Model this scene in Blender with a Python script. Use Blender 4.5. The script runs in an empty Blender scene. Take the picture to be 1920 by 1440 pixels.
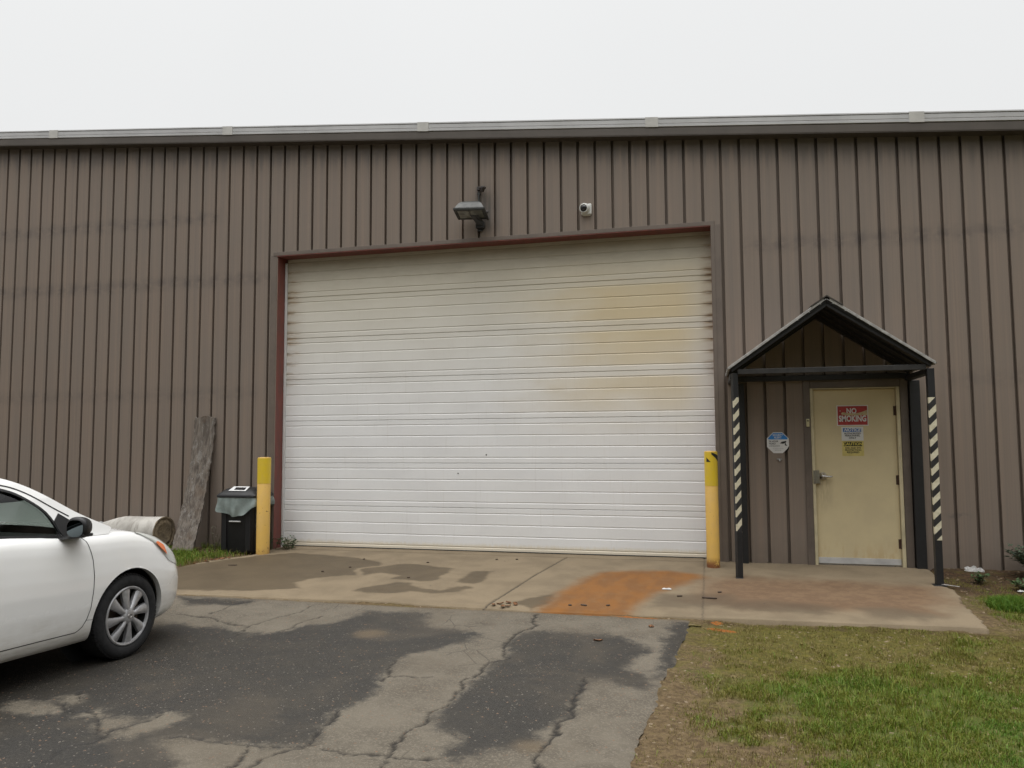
import bpy, bmesh, math, random
import numpy as np
from mathutils import Vector, Matrix
R = math.radians
rng = np.random.default_rng(7)
random.seed(7)
scene = bpy.context.scene
COL = scene.collection

# ------------------------------------------------------------------ camera
cam_d = bpy.data.cameras.new("camera")
cam = bpy.data.objects.new("camera", cam_d)
COL.objects.link(cam)
cam_d.sensor_fit = 'HORIZONTAL'
cam_d.sensor_width = 36.0
cam_d.lens = 36.0 * 1461.0 / 1920.0
cam_d.clip_end = 2000
YAW, PIT, ROLL = 0.246762, 0.0741108, -0.0054111
fw = Vector((-math.sin(YAW) * math.cos(PIT), math.cos(YAW) * math.cos(PIT), math.sin(PIT)))
r0 = Vector((math.cos(YAW), math.sin(YAW), 0))
u0 = r0.cross(fw)
rr = math.cos(ROLL) * r0 + math.sin(ROLL) * u0
uu = -math.sin(ROLL) * r0 + math.cos(ROLL) * u0
M = Matrix((rr, uu, -fw)).transposed().to_4x4()
M.translation = Vector((5.95195, -10.03147, 1.48006))
cam.matrix_world = M
scene.camera = cam

# ------------------------------------------------------------------ light
scene.view_settings.view_transform = 'Standard'
scene.view_settings.look = 'None'
scene.view_settings.exposure = 0.10
scene.view_settings.gamma = 1.0
SUN_EL, SUN_AZ = R(74), R(195)          # high veiled sun behind the photographer
world = bpy.data.worlds.new("World")
scene.world = world
world.use_nodes = True
wt = world.node_tree
wt.nodes.clear()
wo = wt.nodes.new('ShaderNodeOutputWorld')
sky = wt.nodes.new('ShaderNodeTexSky')
sky.sky_type = 'NISHITA'
sky.sun_disc = False
sky.sun_elevation = SUN_EL
sky.sun_rotation = SUN_AZ
sky.air_density = 1.0
sky.dust_density = 6.0
hsv = wt.nodes.new('ShaderNodeHueSaturation')
hsv.inputs['Saturation'].default_value = 0.06
wt.links.new(sky.outputs[0], hsv.inputs['Color'])
b1 = wt.nodes.new('ShaderNodeBackground')
b1.inputs['Strength'].default_value = 0.05
wt.links.new(hsv.outputs[0], b1.inputs['Color'])
# the even cloud sheet: brighter overhead than at the horizon, faint mottling
tc = wt.nodes.new('ShaderNodeTexCoord')
sx = wt.nodes.new('ShaderNodeSeparateXYZ')
wt.links.new(tc.outputs['Generated'], sx.inputs[0])
rp = wt.nodes.new('ShaderNodeValToRGB')
rp.color_ramp.elements[0].position = 0.0
rp.color_ramp.elements[0].color = (0.55, 0.555, 0.554, 1)
rp.color_ramp.elements[1].position = 1.0
rp.color_ramp.elements[1].color = (2.5, 2.51, 2.52, 1)
e = rp.color_ramp.elements.new(0.55); e.color = (0.66, 0.666, 0.666, 1)
e = rp.color_ramp.elements.new(0.35); e.color = (0.62, 0.626, 0.625, 1)
wt.links.new(sx.outputs['Z'], rp.inputs[0])
nz = wt.nodes.new('ShaderNodeTexNoise')
nz.inputs['Scale'].default_value = 2.2
nz.inputs['Detail'].default_value = 4
wt.links.new(tc.outputs['Generated'], nz.inputs['Vector'])
mr = wt.nodes.new('ShaderNodeMapRange')
mr.inputs[3].default_value = 0.97
mr.inputs[4].default_value = 1.03
wt.links.new(nz.outputs[0], mr.inputs[0])
b2 = wt.nodes.new('ShaderNodeBackground')
wt.links.new(rp.outputs[0], b2.inputs['Color'])
wt.links.new(mr.outputs[0], b2.inputs['Strength'])
ad = wt.nodes.new('ShaderNodeAddShader')
wt.links.new(b1.outputs[0], ad.inputs[0])
wt.links.new(b2.outputs[0], ad.inputs[1])
wt.links.new(ad.outputs[0], wo.inputs['Surface'])

sun_d = bpy.data.lights.new("sun", 'SUN')
sun_d.energy = 0.8
sun_d.angle = R(60)
sun_d.color = (1.0, 0.97, 0.93)
sun = bpy.data.objects.new("sun", sun_d)
COL.objects.link(sun)
sd = Vector((math.sin(SUN_AZ) * math.cos(SUN_EL), math.cos(SUN_AZ) * math.cos(SUN_EL), math.sin(SUN_EL)))
sun.rotation_euler = sd.to_track_quat('Z', 'Y').to_euler()
sun.location = (0, -10, 20)

# ------------------------------------------------------------------ node helper
class NT:
    def __init__(s, name, rough=0.6, metal=0.0, spec=0.5):
        s.m = bpy.data.materials.new(name)
        s.m.use_nodes = True
        s.t = s.m.node_tree
        s.b = s.t.nodes['Principled BSDF']
        s.b.inputs['Roughness'].default_value = rough
        s.b.inputs['Metallic'].default_value = metal
        s.b.inputs['Specular IOR Level'].default_value = spec
        s._p = None
    def n(s, typ): return s.t.nodes.new(typ)
    def put(s, sock, v):
        if v is None: return
        if hasattr(v, 'is_output'): s.t.links.new(v, sock)
        else:
            try: sock.default_value = v
            except Exception:
                sock.default_value = (*v, 1.0) if len(v) == 3 else v
    @property
    def pos(s):
        if s._p is None: s._p = s.n('ShaderNodeNewGeometry').outputs['Position']
        return s._p
    def obj(s): return s.n('ShaderNodeTexCoord').outputs['Object']
    def sep(s, v):
        x = s.n('ShaderNodeSeparateXYZ'); s.put(x.inputs[0], v); return x.outputs
    def scale(s, v, sc):
        x = s.n('ShaderNodeVectorMath'); x.operation = 'MULTIPLY'
        s.put(x.inputs[0], v); x.inputs[1].default_value = sc; return x.outputs[0]
    def noise(s, vec, scale=5, detail=3, rough=0.55, dist=0.0, dim='3D'):
        x = s.n('ShaderNodeTexNoise'); x.noise_dimensions = dim
        s.put(x.inputs['Vector'], vec)
        x.inputs['Scale'].default_value = scale; x.inputs['Detail'].default_value = detail
        x.inputs['Roughness'].default_value = rough; x.inputs['Distortion'].default_value = dist
        return x.outputs['Fac']
    def voro(s, vec, scale=5, feature='F1', out='Distance'):
        x = s.n('ShaderNodeTexVoronoi'); x.feature = feature
        s.put(x.inputs['Vector'], vec); x.inputs['Scale'].default_value = scale
        return x.outputs[out]
    def math(s, op, a, b=None, c=None):
        x = s.n('ShaderNodeMath'); x.operation = op
        s.put(x.inputs[0], a)
        if b is not None: s.put(x.inputs[1], b)
        if c is not None: s.put(x.inputs[2], c)
        return x.outputs[0]
    def mul(s, a, b): return s.math('MULTIPLY', a, b)
    def add(s, a, b): return s.math('ADD', a, b)
    def sub(s, a, b): return s.math('SUBTRACT', a, b)
    def ss(s, v, a, b, lo=0.0, hi=1.0):           # smooth ramp a..b -> lo..hi
        x = s.n('ShaderNodeMapRange'); x.interpolation_type = 'SMOOTHSTEP'
        s.put(x.inputs[0], v)
        s.put(x.inputs[1], a); s.put(x.inputs[2], b); s.put(x.inputs[3], lo); s.put(x.inputs[4], hi)
        return x.outputs[0]
    def lin(s, v, a, b, lo=0.0, hi=1.0):
        x = s.n('ShaderNodeMapRange'); s.put(x.inputs[0], v)
        s.put(x.inputs[1], a); s.put(x.inputs[2], b); s.put(x.inputs[3], lo); s.put(x.inputs[4], hi)
        return x.outputs[0]
    def band(s, v, c, w):                          # bump of half width w round c
        return s.ss(s.math('ABSOLUTE', s.sub(v, c)), 0.0, w, 1.0, 0.0)
    def mix(s, f, a, b, mode='MIX'):
        x = s.n('ShaderNodeMix'); x.data_type = 'RGBA'; x.blend_type = mode
        s.put(x.inputs[0], f)
        for sock, v in ((x.inputs[6], a), (x.inputs[7], b)):
            if hasattr(v, 'is_output'): s.t.links.new(v, sock)
            else: sock.default_value = (*v, 1.0)
        return x.outputs[2]
    def attr(s, name, out='Fac'):
        x = s.n('ShaderNodeAttribute'); x.attribute_name = name; return x.outputs[out]
    def color(s, v): s.put(s.b.inputs['Base Color'], v if hasattr(v, 'is_output') else (*v, 1.0)); return s
    def rough(s, v): s.put(s.b.inputs['Roughness'], v); return s
    def bump(s, h, strength=0.3, dist=0.01):
        x = s.n('ShaderNodeBump'); x.inputs['Strength'].default_value = strength
        x.inputs['Distance'].default_value = dist
        s.put(x.inputs['Height'], h); s.t.links.new(x.outputs[0], s.b.inputs['Normal']); return s

def simple(name, col, rough=0.6, metal=0.0, var=0.12, scale=9.0, bump=0.0):
    k = NT(name, rough, metal)
    f = k.noise(k.obj(), scale, 5, 0.6)
    c2 = tuple(c * (1 - var * 2) for c in col)
    k.color(k.mix(k.ss(f, 0.35, 0.7), col, c2))
    k.rough(k.lin(f, 0.3, 0.7, max(rough - 0.07, 0.02), min(rough + 0.07, 1)))
    if bump: k.bump(k.noise(k.obj(), scale * 8, 4), bump, 0.005)
    return k.m

# ------------------------------------------------------------------ object helpers
def link(o, parent=None):
    COL.objects.link(o)
    if parent is not None: o.parent = parent
    return o

def mesh_np(name, v, f, mat, parent=None, smooth=False, attrs=None, kind=None):
    v = np.asarray(v, dtype=np.float32)
    me = bpy.data.meshes.new(name)
    f = np.asarray(f, dtype=np.int32)
    nf, k = f.shape
    me.vertices.add(len(v)); me.vertices.foreach_set('co', v.ravel())
    me.loops.add(nf * k); me.loops.foreach_set('vertex_index', f.ravel())
    me.polygons.add(nf); me.polygons.foreach_set('loop_start', np.arange(0, nf * k, k, dtype=np.int32))
    try: me.polygons.foreach_set('loop_total', np.full(nf, k, dtype=np.int32))
    except Exception: pass
    if smooth: me.polygons.foreach_set('use_smooth', np.ones(nf, dtype=bool))
    for an, av in (attrs or {}).items():
        a = me.attributes.new(an, 'FLOAT', 'POINT'); a.data.foreach_set('value', np.asarray(av, dtype=np.float32))
    me.update(); me.validate()
    me.materials.append(mat)
    o = bpy.data.objects.new(name, me)
    if kind: o['kind'] = kind
    return link(o, parent)

class MB:                                          # collects shapes of ONE mesh object
    def __init__(s): s.bm = bmesh.new()
    def poly(s, pts, flip=False):
        vs = [s.bm.verts.new(p) for p in pts]
        return s.bm.faces.new(vs[::-1] if flip else vs)
    def box(s, a, b, bevel=0.0, seg=1):
        t = bmesh.new()
        bmesh.ops.create_cube(t, size=1)
        for v in t.verts:
            v.co = Vector([(a[i] + b[i]) / 2 + v.co[i] * (b[i] - a[i]) for i in range(3)])
        if bevel: bmesh.ops.bevel(t, geom=t.edges[:], offset=bevel, segments=seg, affect='EDGES', profile=0.6)
        return s.merge(t)
    def merge(s, t, M=None):
        if M is not None: bmesh.ops.transform(t, matrix=M, verts=t.verts)
        me = bpy.data.meshes.new('tmp'); t.to_mesh(me); t.free(); s.bm.from_mesh(me); bpy.data.meshes.remove(me)
        return s
    def prism(s, pts, d, bevel=0.0):               # closed outline pushed along d
        t = bmesh.new(); n = len(pts); d = Vector(d)
        a = [t.verts.new(p) for p in pts]; b = [t.verts.new(Vector(p) + d) for p in pts]
        t.faces.new(a); t.faces.new(b[::-1])
        for i in range(n): t.faces.new((a[i], b[i], b[(i + 1) % n], a[(i + 1) % n]))
        bmesh.ops.recalc_face_normals(t, faces=t.faces)
        if bevel: bmesh.ops.bevel(t, geom=t.edges[:], offset=bevel, segments=1, affect='EDGES')
        return s.merge(t)
    def lathe(s, prof, n=32, M=None, closed=False):  # prof: (r, z)
        t = bmesh.new(); rows = []
        for r, z in prof:
            if r < 1e-6: rows.append([t.verts.new((0, 0, z))])
            else: rows.append([t.verts.new((r * math.cos(2 * math.pi * i / n), r * math.sin(2 * math.pi * i / n), z)) for i in range(n)])
        for p, q in zip(rows[:-1], rows[1:]):
            for i in range(n):
                j = (i + 1) % n
                if len(p) == 1 and len(q) == 1: continue
                if len(p) == 1: t.faces.new((p[0], q[i], q[j]))
                elif len(q) == 1: t.faces.new((p[i], q[0], p[j]))
                else: t.faces.new((p[i], q[i], q[j], p[j]))
        bmesh.ops.recalc_face_normals(t, faces=t.faces)
        return s.merge(t, M)
    def tube(s, pts, r, n=12, cap=True):
        pts = [Vector(p) for p in pts]; t = bmesh.new(); rows = []
        rs = r if isinstance(r, (list, tuple)) else [r] * len(pts)
        up = Vector((0, 0, 1))
        for i, p in enumerate(pts):
            d = (pts[min(i + 1, len(pts) - 1)] - pts[max(i - 1, 0)]).normalized()
            a = d.cross(up if abs(d.z) < 0.95 else Vector((1, 0, 0))).normalized(); b = d.cross(a)
            rows.append([t.verts.new(p + rs[i] * (math.cos(2 * math.pi * k / n) * a + math.sin(2 * math.pi * k / n) * b)) for k in range(n)])
        for p, q in zip(rows[:-1], rows[1:]):
            for i in range(n): t.faces.new((p[i], q[i], q[(i + 1) % n], p[(i + 1) % n]))
        if cap: t.faces.new(rows[0][::-1]); t.faces.new(rows[-1])
        bmesh.ops.recalc_face_normals(t, faces=t.faces)
        return s.merge(t)
    def grid(s, P, close_u=False):
        vs = [[s.bm.verts.new(p) for p in row] for row in P]
        for a, b in zip(vs[:-1], vs[1:]):
            m = len(a)
            for i in range(m if close_u else m - 1):
                s.bm.faces.new((a[i], b[i], b[(i + 1) % m], a[(i + 1) % m]))
        return vs
    def build(s, name, mat, parent=None, smooth=False, kind=None, angle=None, recalc=False, doubles=0.0):
        if doubles: bmesh.ops.remove_doubles(s.bm, verts=s.bm.verts, dist=doubles)
        if recalc: bmesh.ops.recalc_face_normals(s.bm, faces=s.bm.faces)
        me = bpy.data.meshes.new(name); s.bm.to_mesh(me); s.bm.free()
        me.materials.append(mat)
        if smooth or angle:
            for p in me.polygons: p.use_smooth = True
            if angle:
                b = bmesh.new(); b.from_mesh(me)
                for e in b.edges:
                    if len(e.link_faces) == 2 and e.calc_face_angle(0) > R(angle): e.smooth = False
                b.to_mesh(me); b.free()
        o = bpy.data.objects.new(name, me)
        if kind: o['kind'] = kind
        return link(o, parent)

def tag(o, label, cat, group=None):
    o['label'] = label; o['category'] = cat
    if group: o['group'] = group
    return o
def thing(name, label, cat, loc=(0, 0, 0), rot=(0, 0, 0), group=None):
    o = bpy.data.objects.new(name, None); link(o)
    o.empty_display_size = 0.2; o.location = loc; o.rotation_euler = rot
    return tag(o, label, cat, group)
def copy_tree(o, parent=None):
    c = o.copy(); COL.objects.link(c)
    if parent is not None: c.parent = parent
    for ch in list(o.children): copy_tree(ch, c)
    return c
_dg = None
def text_verts(txt, size, x, z, y, bold=0.0, shear=0.0, sx=1.0, align='CENTER', track=1.0):
    cu = bpy.data.curves.new('t', 'FONT'); cu.body = txt; cu.size = size; cu.align_x = align; cu.align_y = 'CENTER'
    cu.offset = bold * size; cu.shear = shear; cu.space_character = track; cu.resolution_u = 3
    o = bpy.data.objects.new('t', cu); COL.objects.link(o)
    dg = bpy.context.evaluated_depsgraph_get()
    me = bpy.data.meshes.new_from_object(o.evaluated_get(dg))
    V = [(x + v.co.x * sx, y, z + v.co.y) for v in me.vertices]; F = [tuple(p.vertices) for p in me.polygons]
    bpy.data.objects.remove(o); bpy.data.curves.remove(cu); bpy.data.meshes.remove(me)
    return V, F
def lettering(items, mat, parent, name='lettering'):
    mb = MB()
    for it in items:
        V, F = text_verts(**it)
        vs = [mb.bm.verts.new(p) for p in V]
        for f in F:
            try: mb.bm.faces.new([vs[i] for i in f])
            except ValueError: pass
    return mb.build(name, mat, parent)

def sdf(poly, X, Y):                               # >0 inside
    P = np.asarray(poly, float); d = np.full(X.shape, 1e9); ins = np.zeros(X.shape, bool)
    for a, b in zip(P, np.roll(P, -1, 0)):
        e = b - a; wx = X - a[0]; wy = Y - a[1]
        t = np.clip((wx * e[0] + wy * e[1]) / max(e @ e, 1e-12), 0, 1)
        d = np.minimum(d, (wx - e[0] * t) ** 2 + (wy - e[1] * t) ** 2)
        c = ((a[1] <= Y) & (b[1] > Y)) | ((b[1] <= Y) & (a[1] > Y))
        with np.errstate(divide='ignore', invalid='ignore'):
            xi = a[0] + (Y - a[1]) / (b[1] - a[1]) * e[0]
        ins ^= c & (X < xi)
    d = np.sqrt(d); return np.where(ins, d, -d)
def pdist(line, X, Y):
    P = np.asarray(line, float); d = np.full(X.shape, 1e9)
    for a, b in zip(P[:-1], P[1:]):
        e = b - a; wx = X - a[0]; wy = Y - a[1]
        t = np.clip((wx * e[0] + wy * e[1]) / max(e @ e, 1e-12), 0, 1)
        d = np.minimum(d, (wx - e[0] * t) ** 2 + (wy - e[1] * t) ** 2)
    return np.sqrt(d)
def vnoise(X, Y, sc, seed=0, oct=4):               # value noise in 0..1
    out = np.zeros(X.shape); amp = 1.0; tot = 0
    for o in range(oct):
        g = np.random.default_rng(seed * 31 + o).random((256, 256))
        x = X * sc * 2 ** o + 57.3; y = Y * sc * 2 ** o + 91.7
        xi = np.floor(x).astype(int); yi = np.floor(y).astype(int)
        fx = x - xi; fy = y - yi; fx = fx * fx * (3 - 2 * fx); fy = fy * fy * (3 - 2 * fy)
        a = g[xi % 256, yi % 256]; b = g[(xi + 1) % 256, yi % 256]; c = g[xi % 256, (yi + 1) % 256]; d = g[(xi + 1) % 256, (yi + 1) % 256]
        out += amp * ((a * (1 - fx) + b * fx) * (1 - fy) + (c * (1 - fx) + d * fx) * fy); tot += amp; amp *= 0.55
    return out / tot
def gz(y):                                         # fall of the ground away from the wall
    return -0.035 * np.clip(-np.asarray(y, float), 0.0, 4.2)
def gridfaces(nu, nv):
    i, j = np.meshgrid(np.arange(nu - 1), np.arange(nv - 1), indexing='ij')
    a = (i * nv + j).ravel()
    return np.stack([a, a + nv, a + nv + 1, a + 1], 1)
def smooth01(v, a, b):
    t = np.clip((v - a) / (b - a), 0, 1); return t * t * (3 - 2 * t)

# ================================================================== GROUND
WETA = [(-0.335,-5.328),(0.819,-4.745),(1.218,-3.788),(1.513,-3.858),(1.736,-3.814),(2.074,-4.005),(2.256,-3.936),(2.378,-3.723),(2.624,-3.513),(2.742,-3.282),(2.807,-3.049),(3.024,-3.048),(3.189,-3.016),(3.386,-3.018),(3.427,-3.282),(3.573,-3.487),(3.817,-3.474),(4.028,-3.584),(4.005,-3.842),(3.887,-4.030),(3.730,-4.220),(3.632,-4.410),(3.629,-4.455),(3.682,-4.802),(3.780,-5.097),(3.772,-5.373),(3.731,-5.564),(3.775,-5.819),(3.811,-5.969),(3.715,-6.133),(3.513,-6.150),(3.303,-6.161),(3.107,-6.160),(2.996,-6.162),(2.939,-6.200),(3.255,-6.451),(3.347,-6.510),(3.793,-7.241),(1.703,-7.745),(-1.5,-8.1),(-2.5,-6.5)]
DRY = [[(1.632,-5.948),(1.643,-5.873),(1.835,-5.859),(2.045,-5.941),(2.053,-5.997),(1.782,-6.042)],
 [(1.883,-5.817),(1.884,-5.698),(1.960,-5.659),(2.050,-5.809),(2.016,-5.878)],
 [(2.484,-6.124),(2.460,-6.023),(2.557,-5.963),(2.622,-6.056),(2.594,-6.174)],
 [(2.664,-6.265),(2.690,-6.160),(2.707,-5.964),(2.719,-5.840),(2.833,-5.842),(2.911,-5.916),(2.828,-6.025),(2.766,-6.208)],
 [(2.250,-5.979),(2.302,-5.910),(2.368,-5.980),(2.310,-6.003)]]
WETB = [(4.408,-3.525),(4.549,-3.414),(4.786,-3.433),(5.095,-3.388),(5.366,-3.569),(5.477,-3.807),(5.378,-4.029),(5.334,-4.178),(5.433,-4.343),(5.533,-4.594),(5.467,-4.737),(5.237,-4.529),(5.091,-4.563),(5.118,-4.738),(5.095,-4.989),(5.091,-5.244),(5.068,-5.452),(5.016,-5.739),(4.808,-5.903),(4.627,-6.076),(4.542,-6.018),(4.564,-5.758),(4.376,-5.745),(4.345,-5.390),(4.333,-5.048),(4.363,-4.643),(4.334,-4.350),(4.427,-4.076),(4.319,-3.839)]
WETC = [(5.616,-2.890),(5.80,-2.898),(5.77,-3.390),(5.69,-4.063),(5.587,-4.447),(5.527,-4.511),(5.547,-4.033),(5.550,-3.532)]
WETD = [(0.559,-2.896),(1.538,-2.900),(1.389,-3.152),(0.828,-3.193)]
CRACKS = [
 [(4.376,-2.887),(4.418,-3.316),(4.342,-3.605),(4.325,-3.888),(4.411,-4.128),(4.454,-4.144),(4.336,-4.300),(4.322,-4.509),(4.296,-4.843),(4.322,-5.089),(4.311,-5.431),(4.279,-5.735),(4.271,-5.973),(4.283,-6.157),(4.277,-6.445),(4.31,-7.2)],
 [(5.086,-4.523),(5.095,-4.987),(5.091,-5.247),(5.082,-5.515),(5.043,-5.762),(5.056,-5.973),(5.079,-6.253),(5.02,-7.1)],
 [(3.896,-6.117),(4.022,-6.141),(4.148,-6.124),(4.293,-6.129),(4.529,-6.073)],
 [(3.624,-4.438),(3.664,-4.661),(3.766,-4.830),(3.740,-4.972)],
 [(3.766,-4.830),(3.882,-4.794),(4.025,-4.793)],
 [(3.512,-6.167),(3.545,-6.307),(3.580,-6.588),(3.5,-7.4)],
 [(3.851,-6.044),(3.742,-6.181),(3.662,-6.330),(3.672,-6.566)],
 [(2.984,-6.163),(3.304,-6.160),(3.518,-6.157),(3.701,-6.150),(3.824,-6.036),(3.748,-5.733),(3.719,-5.498)],
 [(1.884,-5.578),(2.018,-5.786),(2.073,-5.921),(1.860,-5.823)],
 [(2.073,-5.921),(2.291,-5.941),(2.440,-6.074),(2.601,-6.224),(2.584,-6.373),(2.572,-6.639),(2.4,-7.4)],
 [(2.601,-6.224),(2.663,-6.022),(2.708,-5.808),(2.683,-5.553)],
 [(1.041,-3.501),(1.351,-3.550),(1.659,-3.699),(1.962,-3.739),(2.026,-3.559),(2.128,-3.254),(2.142,-2.983)],
 [(1.962,-3.739),(2.005,-3.953),(2.011,-4.132)],
 [(1.338,-3.444),(1.354,-3.093),(1.473,-2.906)],
 [(2.306,-3.831),(2.396,-3.521),(2.436,-3.339)]]
CWET = [[(-0.6,-1.642),(-0.469,-1.516),(-0.227,-0.946),(0.048,-0.613),(0.459,-0.320),(1.420,-0.523),(1.887,-0.716),(1.969,-0.961),(1.812,-1.235),(1.943,-1.615),(1.718,-1.656),(1.483,-1.862),(1.457,-2.075),(1.652,-2.336),(1.509,-2.409),(1.034,-2.545),(0.287,-2.637),(-0.8,-2.7)],
 [(1.835,-1.231),(2.089,-0.940),(2.281,-0.778),(2.754,-0.886),(2.934,-0.976),(2.995,-1.370),(2.973,-1.643),(2.794,-1.779),(2.583,-1.714),(2.431,-1.742),(2.459,-1.467),(2.165,-1.407),(2.010,-1.603)],
 [(3.172,-1.112),(3.451,-1.004),(3.497,-1.496),(3.413,-1.816),(3.157,-1.713),(3.189,-1.390)],
 [(2.236,-2.321),(2.383,-2.055),(2.558,-1.823),(2.727,-1.843),(2.921,-2.053),(3.158,-2.103),(3.345,-1.878),(3.456,-1.954),(3.364,-2.202),(3.148,-2.314),(2.886,-2.246),(2.739,-2.364),(2.458,-2.416)],
 [(4.025,-2.495),(4.139,-2.315),(4.420,-2.025),(4.417,-2.508),(4.276,-2.725)]]
RUST = [(4.299,-2.90),(4.391,-2.103),(4.535,-1.289),(4.717,-0.866),(5.011,-0.719),(5.438,-0.675),(5.801,-0.795),(5.896,-1.013),(5.653,-1.389),(5.397,-1.938),(5.287,-2.406),(5.237,-2.90)]
REDS = [(5.919,-1.038),(6.263,-0.889),(7.205,-0.888),(8.202,-1.074),(8.170,-1.728),(7.869,-2.191),(6.256,-2.303),(5.715,-2.085)]
DARKS = [[(6.068,-2.085),(6.520,-1.955),(7.029,-2.114),(6.941,-2.409),(6.440,-2.389),(6.063,-2.340)],[(7.220,-2.077),(7.592,-2.047),(7.873,-2.340),(7.755,-2.472),(7.341,-2.407)],[(5.45,-1.9),(6.1,-1.75),(6.2,-2.2),(5.4,-2.5)]]
LUSH = [[(6.134,-4.239),(6.465,-4.025),(6.958,-3.875),(7.269,-4.044),(7.564,-3.938),(7.949,-4.034),(8.6,-4.0),(8.8,-6.6),(6.3,-7.0),(6.338,-6.161),(6.478,-5.491),(6.600,-5.243),(6.450,-5.177),(6.468,-4.799),(6.175,-4.827)],
 [(5.992,-4.990),(6.162,-4.830),(6.165,-5.244),(6.021,-5.380)],
 [(7.745,-3.008),(7.927,-2.910),(7.866,-3.274),(7.678,-3.312)],
 [(8.46,-1.75),(8.60,-1.40),(8.825,-1.566),(8.615,-2.164),(8.473,-2.192)],
 [(7.479,-3.956),(7.790,-3.892),(7.898,-3.958),(7.837,-4.140),(7.555,-4.199)]]

# ---- asphalt
k = NT('asphalt', 0.85, 0, 0.35)
P = k.pos
wet = k.attr('wet'); crk = k.attr('crack'); tan = k.attr('tan')
n1 = k.noise(P, 14, 5, 0.65); n2 = k.noise(P, 3.0, 4, 0.6)
wetn = k.add(wet, k.add(k.mul(k.sub(n1, 0.5), 0.20), k.mul(k.sub(n2, 0.5), 0.14)))
wm = k.ss(k.add(wetn, k.mul(k.sub(k.noise(P, 60, 5, .75), .5), .16)), -0.055, 0.065)
agg = k.voro(P, 110, out='Color'); aggd = k.voro(P, 110)
g = k.sep(agg)[0]
fine = k.noise(P, 260, 2, 0.6)
dry = k.mix(k.ss(n2, 0.35, 0.7), (0.168, 0.146, 0.112), (0.112, 0.096, 0.073))
dry = k.mix(k.ss(g, 0.55, 1.0), dry, (0.195, 0.170, 0.132))
dry = k.mix(k.mul(k.ss(fine, 0.5, 0.72), 0.5), dry, (0.065, 0.059, 0.051))
dark = k.mix(k.ss(n2, 0.35, 0.7), (0.0290, 0.0260, 0.0215), (0.043, 0.037, 0.028))
dark = k.mix(k.mul(k.ss(g, 0.70, 1.0), 0.40), dark, (0.080, 0.072, 0.060))
dark = k.mix(k.mul(k.ss(fine, 0.5, 0.7), 0.5), dark, (0.026, 0.025, 0.024))
c = k.mix(wm, dry, dark)
c = k.mix(k.ss(k.sep(k.voro(P, 120, out='Color'))[1], 0.987, 0.993), c, (0.19, 0.17, 0.14))      # pale stones
c = k.mix(k.ss(k.sep(k.voro(P, 95, out='Color'))[2], 0.990, 0.995), c, (0.20, 0.125, 0.08))
n3 = k.noise(P, 1.1, 5, 0.65, 0.6)
wob = k.n('ShaderNodeVectorMath'); wob.operation = 'ADD'; k.put(wob.inputs[0], P); k.put(wob.inputs[1], k.scale(k.n('ShaderNodeTexNoise').outputs['Color'], (.12, .12, 0)))
fc = k.ss(k.voro(wob.outputs[0], 3.6, feature='DISTANCE_TO_EDGE'), .020, .004)
fm = k.mul(k.ss(k.noise(P, .9, 3, .6), .52, .62), k.sub(1.0, k.mul(wm, .5)))
c = k.mix(k.mul(k.mul(fc, fm), .55), c, (0.030, 0.027, 0.022))
c = k.mix(k.mul(k.ss(n3, 0.50, 0.66), 0.30), c, (0.100, 0.080, 0.056))                        # silt film
c = k.mix(k.mul(k.ss(k.add(tan, k.mul(k.sub(n1, .5), .6)), 0.15, 0.95), 0.80), c, (0.130, 0.096, 0.058))
c = k.mix(k.mul(crk, 0.92), c, (0.014, 0.012, 0.010))
k.color(k.mix(1.0, c, (0.80, 0.79, 0.78), 'MULTIPLY'))
k.rough(k.lin(wm, 0, 1, 0.92, 0.62))
k.bump(k.add(aggd, k.mul(fine, 0.4)), 0.55, 0.006)
M_ASPH = k.m

def asp_right(y):
    ys = np.array([-40, -8.5, -5.991,-5.855,-5.551,-5.245,-4.894,-4.495,-4.062,-3.390,-2.898, 0]); xs = np.array([5.4, 5.45, 5.528,5.528,5.543,5.564,5.594,5.60,5.657,5.726,5.763,5.77])
    return np.interp(y, ys, xs)
nu, nv = 640, 360
U, V = np.meshgrid(np.linspace(0, 1, nu), np.linspace(0, 1, nv), indexing='ij')
Yg = -8.4 + V * (8.4 - 2.83)
xr = asp_right(Yg) + (vnoise(Yg, Yg * 0, 3.5, 3) - 0.5) * 0.07 + (vnoise(Yg, Yg * 0, 16, 5) - 0.5) * 0.025
Xg = -4.0 + U * (xr + 4.0)
Yg = Yg + V ** 8 * ((vnoise(Xg, Xg * 0, 3, 9) - 0.5) * 0.05)
jx = (vnoise(Xg, Yg, 6, 11) - 0.5) * 0.12 + (vnoise(Xg, Yg, 25, 13) - 0.5) * 0.035
jy = (vnoise(Xg, Yg, 6, 12) - 0.5) * 0.12 + (vnoise(Xg, Yg, 25, 14) - 0.5) * 0.035
wetf = sdf(WETA, Xg + jx, Yg + jy)
for d in DRY: wetf = np.minimum(wetf, -sdf(d, Xg + jx, Yg + jy) - 0.01)
for d in (WETB, WETC, WETD): wetf = np.maximum(wetf, sdf(d, Xg + jx, Yg + jy))
wetf = np.clip(wetf, -0.4, 0.4)
cr = np.zeros(Xg.shape)
wv = 0.0022 + 0.008 * vnoise(Xg, Yg, 5, 21) ** 1.5
for i, L in enumerate(CRACKS):
    L = np.array(L); w = wv * (1.25 if i in (0, 1) else 0.8)
    d = pdist(L, Xg + jx * 1.1, Yg + jy * 1.1)
    cr = np.maximum(cr, 1 - smooth01(d, w * 0.5, w * 1.4 + 0.010))
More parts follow.
